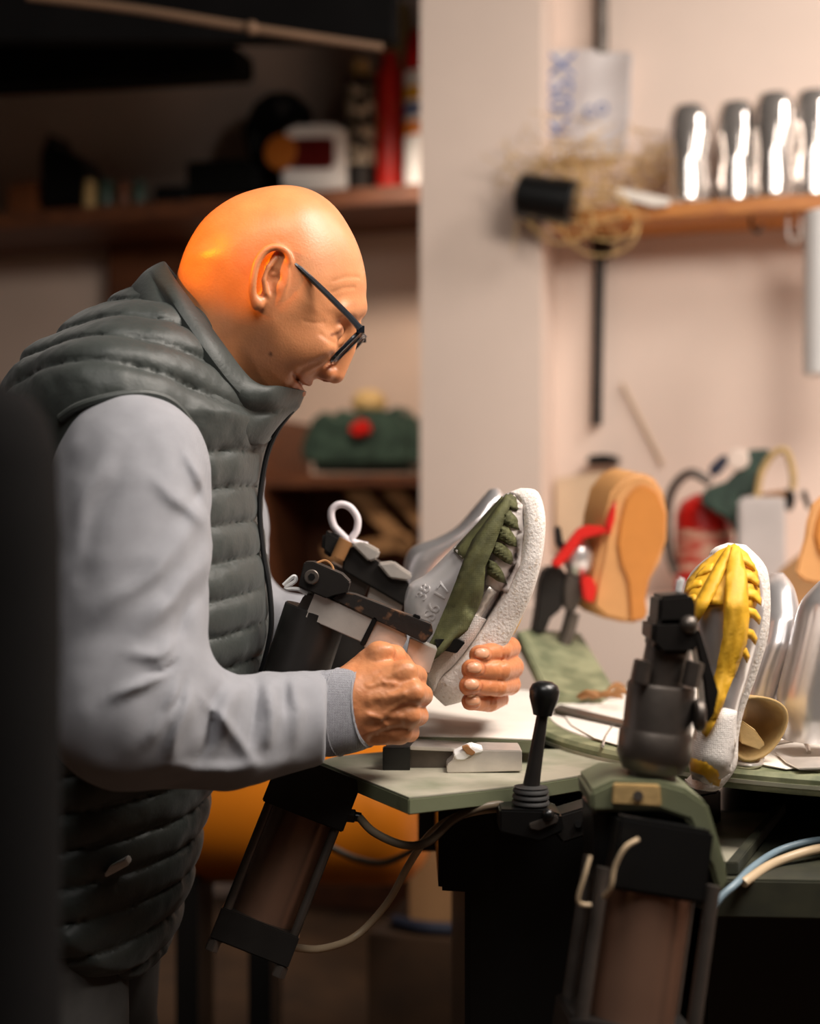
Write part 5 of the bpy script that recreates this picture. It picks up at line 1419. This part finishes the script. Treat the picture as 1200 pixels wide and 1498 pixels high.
# dark green bench machine
t = thing('bench_grinder', PW(1090, 880, .26), 'dark green bench machine with a black clamp above the red extinguisher', 'machine')
wpr([(1092, 658), (1128, 656), (1112, 690), (1106, 724), (1084, 726), (1074, 782), (1066, 760), (1024, 738), (1028, 716), (1062, 704), (1080, 686)], .34, .08).build('casting', M['dkgreen'], t, bevel=.006)
wpr([(1036, 684), (1058, 664), (1068, 670), (1052, 694), (1040, 698)], .35, .03).build('switch', pbr('navy_plastic', (44, 48, 66), .4), t, bevel=.004)
mb = MB(); cc = PW(1080, 672, .35); mb.cyl(cc, cc + WV * .03, .022, n=20, bev=.003); mb.build('pale_dial', M['wall'], t)
mb = MB(); mb.tube([PW(a, b, .36) for a, b in ((1108, 726), (1114, 692), (1132, 664), (1150, 660), (1160, 690), (1160, 716))], .007, 10); mb.build('guard_ring', M['leather'], t)
wpr([(1146, 716), (1160, 714), (1164, 730), (1158, 750), (1150, 750)], .36, .04).build('black_clamp', M['blackp'], t, bevel=.006)
wpr([(1170, 720), (1178, 714), (1188, 744), (1182, 748)], .36, .03).build('black_arm', M['blackp'], t, bevel=.004)
wpr([(1110, 722), (1150, 716), (1150, 728), (1110, 728)], .36, .04).build('shaft', M['scrap'], t, bevel=.003)
wpr([(1076, 728), (1110, 726), (1110, 884), (1076, 884)], .30, .06).build('column', M['dkgreen'], t, bevel=.004)
wthing([(1080, 728), (1148, 726), (1150, 884), (1080, 884)], .40, .05, pbr('grey_white_carton', (206, 196, 192), .8), 'white_carton', 'pale grey-white carton standing in front of the dark green bench machine', 'box')
wthing([(1136, 838), (1180, 802), (1214, 830), (1212, 890), (1150, 890)], .46, .05, M['cardboard'], 'cardboard_box', 'brown cardboard piece behind the bare lasts at the right', 'box')
wthing([(858, 666), (884, 664), (906, 668), (906, 678), (858, 680)], .06, .05, M['blackp'], 'wall_clip', 'small black bar fixed on the cream wall above the red shoe', 'bracket')
wthing([(812, 700), (884, 690), (896, 740), (880, 790), (812, 800)], .05, .02, pbr('tan_paper_sheet', (216, 190, 160), .9), 'paper_sheet', 'tan paper pinned to the wall behind the red shoe', 'paper', bevel=.001)

# under the bench, further back: orange tank
ct = thing('air_tank', Vector((-.15, 2.55, 0)), 'orange compressor tank on the floor under the bench', 'tank')
a, b = P(250, 1180, 2.62), P(626, 1180, 2.50)
mb = MB(); mb.rings(a, b, [(0, .06), (.02, .10), (.06, .125), (.12, .135), (.86, .135), (.93, .125), (.975, .10), (1, .05), (1.0, 0)], 40)
for k, v in enumerate(mb.v): pass
mb.build('tank_shell', M['orange'], ct, smooth=60)
for f_ in (.10, .38):
    c = a + (b - a) * f_; mb = MB(); mb.prism([c + Vector((-.02, -.10, -.10)), c + Vector((.02, -.10, -.10)), c + Vector((.02, .10, -.10)), c + Vector((-.02, .10, -.10))], (0, 0, -(c.z - .10))); mb.build('leg', M['blackp'], ct)
mb = MB(); mb.box((.10, 2.79, .489), (.17, .16, .178), Matrix.Rotation(-.28, 3, 'Z')); single(mb, 'cardboard_box', M['cardboard'], 'brown carton on a dark crate behind the black pedestal', 'box', bevel=.003)
mb = MB(); mb.box((.075, 2.80, .199), (.25, .26, .398), Matrix.Rotation(-.28, 3, 'Z')); single(mb, 'wooden_crate', M['floor'], 'dark crate on the floor carrying the brown carton', 'crate', bevel=.003)
mb = MB(); mb.tube([Vector((-.03, 2.74, .412)), Vector((.02, 2.70, .412)), Vector((.09, 2.685, .412)), Vector((.17, 2.665, .412))], .012, 10); tag(recenter(mb.build('floor_hose', pbr('navy_hose', (40, 46, 62), .5))), 'dark blue hose lying on the crate before the brown carton', 'hose')
# metal stool behind the left cylinder
st = thing('metal_stool', Vector((-.20, 2.0, 0)), 'dark metal stool standing in the shade behind the left cylinder', 'stool')
mb = MB(); mb.cyl((-.20, 2.0, .36), (-.20, 2.0, .40), .16, n=32, bev=.006); mb.build('seat', M['blackp'], st)
for q in range(4):
    an = PI / 4 + q * PI / 2; mb = MB(); mb.cyl((-.20 + .12 * math.cos(an), 2.0 + .12 * math.sin(an), .36), (-.20 + .19 * math.cos(an), 2.0 + .19 * math.sin(an), 0), .012, n=12); mb.build('leg', M['black'], st)
mb = MB(); mb.tube([Vector((-.20 + .165 * math.cos(q * PI / 8), 2.0 + .165 * math.sin(q * PI / 8), .16)) for q in range(16)], .008, 8, smooth=0, closed=True); mb.build('foot_ring', M['dark'], st)

# black upright close to the lens at the left
fg = thing('black_machine_column', Vector((-.30, .85, 0)), 'dark blurred machine column at the left picture edge in front of the man', 'machine')
mb = MB()
secs = []
for z, s in ((0.0, 1.0), (1.20, 1.0), (1.25, .98), (1.275, .92), (1.290, .80), (1.297, .6), (1.299, .2)):
    secs.append(sell(Vector((-.300, .85, z - .02)), Vector((.088 * s, 0, 0)), Vector((0, .06 * s, 0)), 36, 2.8))
mb.loft(secs); mb.build('column', M['void'], fg, smooth=60)
mb = MB(); mb.box((-.30, .787, .80), (.10, .012, .30)); mb.build('cover_plate', M['void'], fg, bevel=.004)
# ------------------------------------------------------------------ light, sky and camera
def area(name, loc, aim, size, power, col, sy=None):
    l = bpy.data.lights.new(name, 'AREA'); l.energy = power; l.color = col
    l.shape = 'RECTANGLE'; l.size = size; l.size_y = sy or size
    o = bpy.data.objects.new(name, l); C.objects.link(o)
    o.location = loc
    o.rotation_euler = (Vector(aim) - Vector(loc)).to_track_quat('-Z', 'Y').to_euler()
    return o
area('ceiling_lamp_key', (0.95, 1.05, 2.45), (0.15, 1.55, 0.9), 0.8, 47, (1.0, 0.91, 0.82))
area('ceiling_lamp_wall', (1.5, 2.1, 2.65), (0.85, 3.2, 1.0), 0.5, 23, (1.0, 0.91, 0.84))
area('ceiling_lamp_front', (-0.05, 0.35, 2.65), (-0.1, 1.5, 1.0), 0.9, 20, (1.0, 0.95, 0.90))
al = bpy.data.lights.new('alcove_fill', 'SPOT'); al.energy = 52; al.color = (1.0, 0.82, 0.66); al.spot_size = math.radians(100); al.spot_blend = 1.0; al.shadow_soft_size = 0.08  # unseen fill spot behind the loft board, added to brighten the alcove
ao = bpy.data.objects.new('alcove_fill', al); C.objects.link(ao); ao.location = (-0.10, 3.36, 2.34)
ao.rotation_euler = (Vector((0.06, 3.95, 1.3)) - Vector(ao.location)).to_track_quat('-Z', 'Y').to_euler()
sp = bpy.data.lights.new('orange_spot', 'SPOT'); sp.energy = 105; sp.color = (1.0, 0.34, 0.0); sp.spot_size = math.radians(8.4); sp.spot_blend = 0.45; sp.shadow_soft_size = 0.015
so = bpy.data.objects.new('orange_spot', sp); C.objects.link(so); so.location = (-1.1, 0.92, 1.88)
so.rotation_euler = (P(322, 330, 1.44) - Vector(so.location)).to_track_quat('-Z', 'Y').to_euler()

w = bpy.data.worlds.new('World'); bpy.context.scene.world = w; w.use_nodes = True
w.node_tree.nodes['Background'].inputs['Color'].default_value = (1.0, 0.86, 0.74, 1)
w.node_tree.nodes['Background'].inputs['Strength'].default_value = 0.05

cam = bpy.data.cameras.new('camera'); co = bpy.data.objects.new('camera', cam); C.objects.link(co)
co.location = (0, 0, ZC); co.rotation_euler = (PI / 2, 0, 0)
cam.lens = 50; cam.sensor_fit = 'VERTICAL'; cam.sensor_height = 36; cam.sensor_width = 24
cam.clip_start = 0.05
cam.dof.use_dof = True; cam.dof.focus_distance = 1.46; cam.dof.aperture_fstop = 2.3
sc = bpy.context.scene
sc.camera = co
sc.view_settings.view_transform = 'Standard'; sc.view_settings.look = 'None'
sc.view_settings.exposure = 0.0; sc.view_settings.gamma = 1.0; sc.view_settings.use_curve_mapping = False
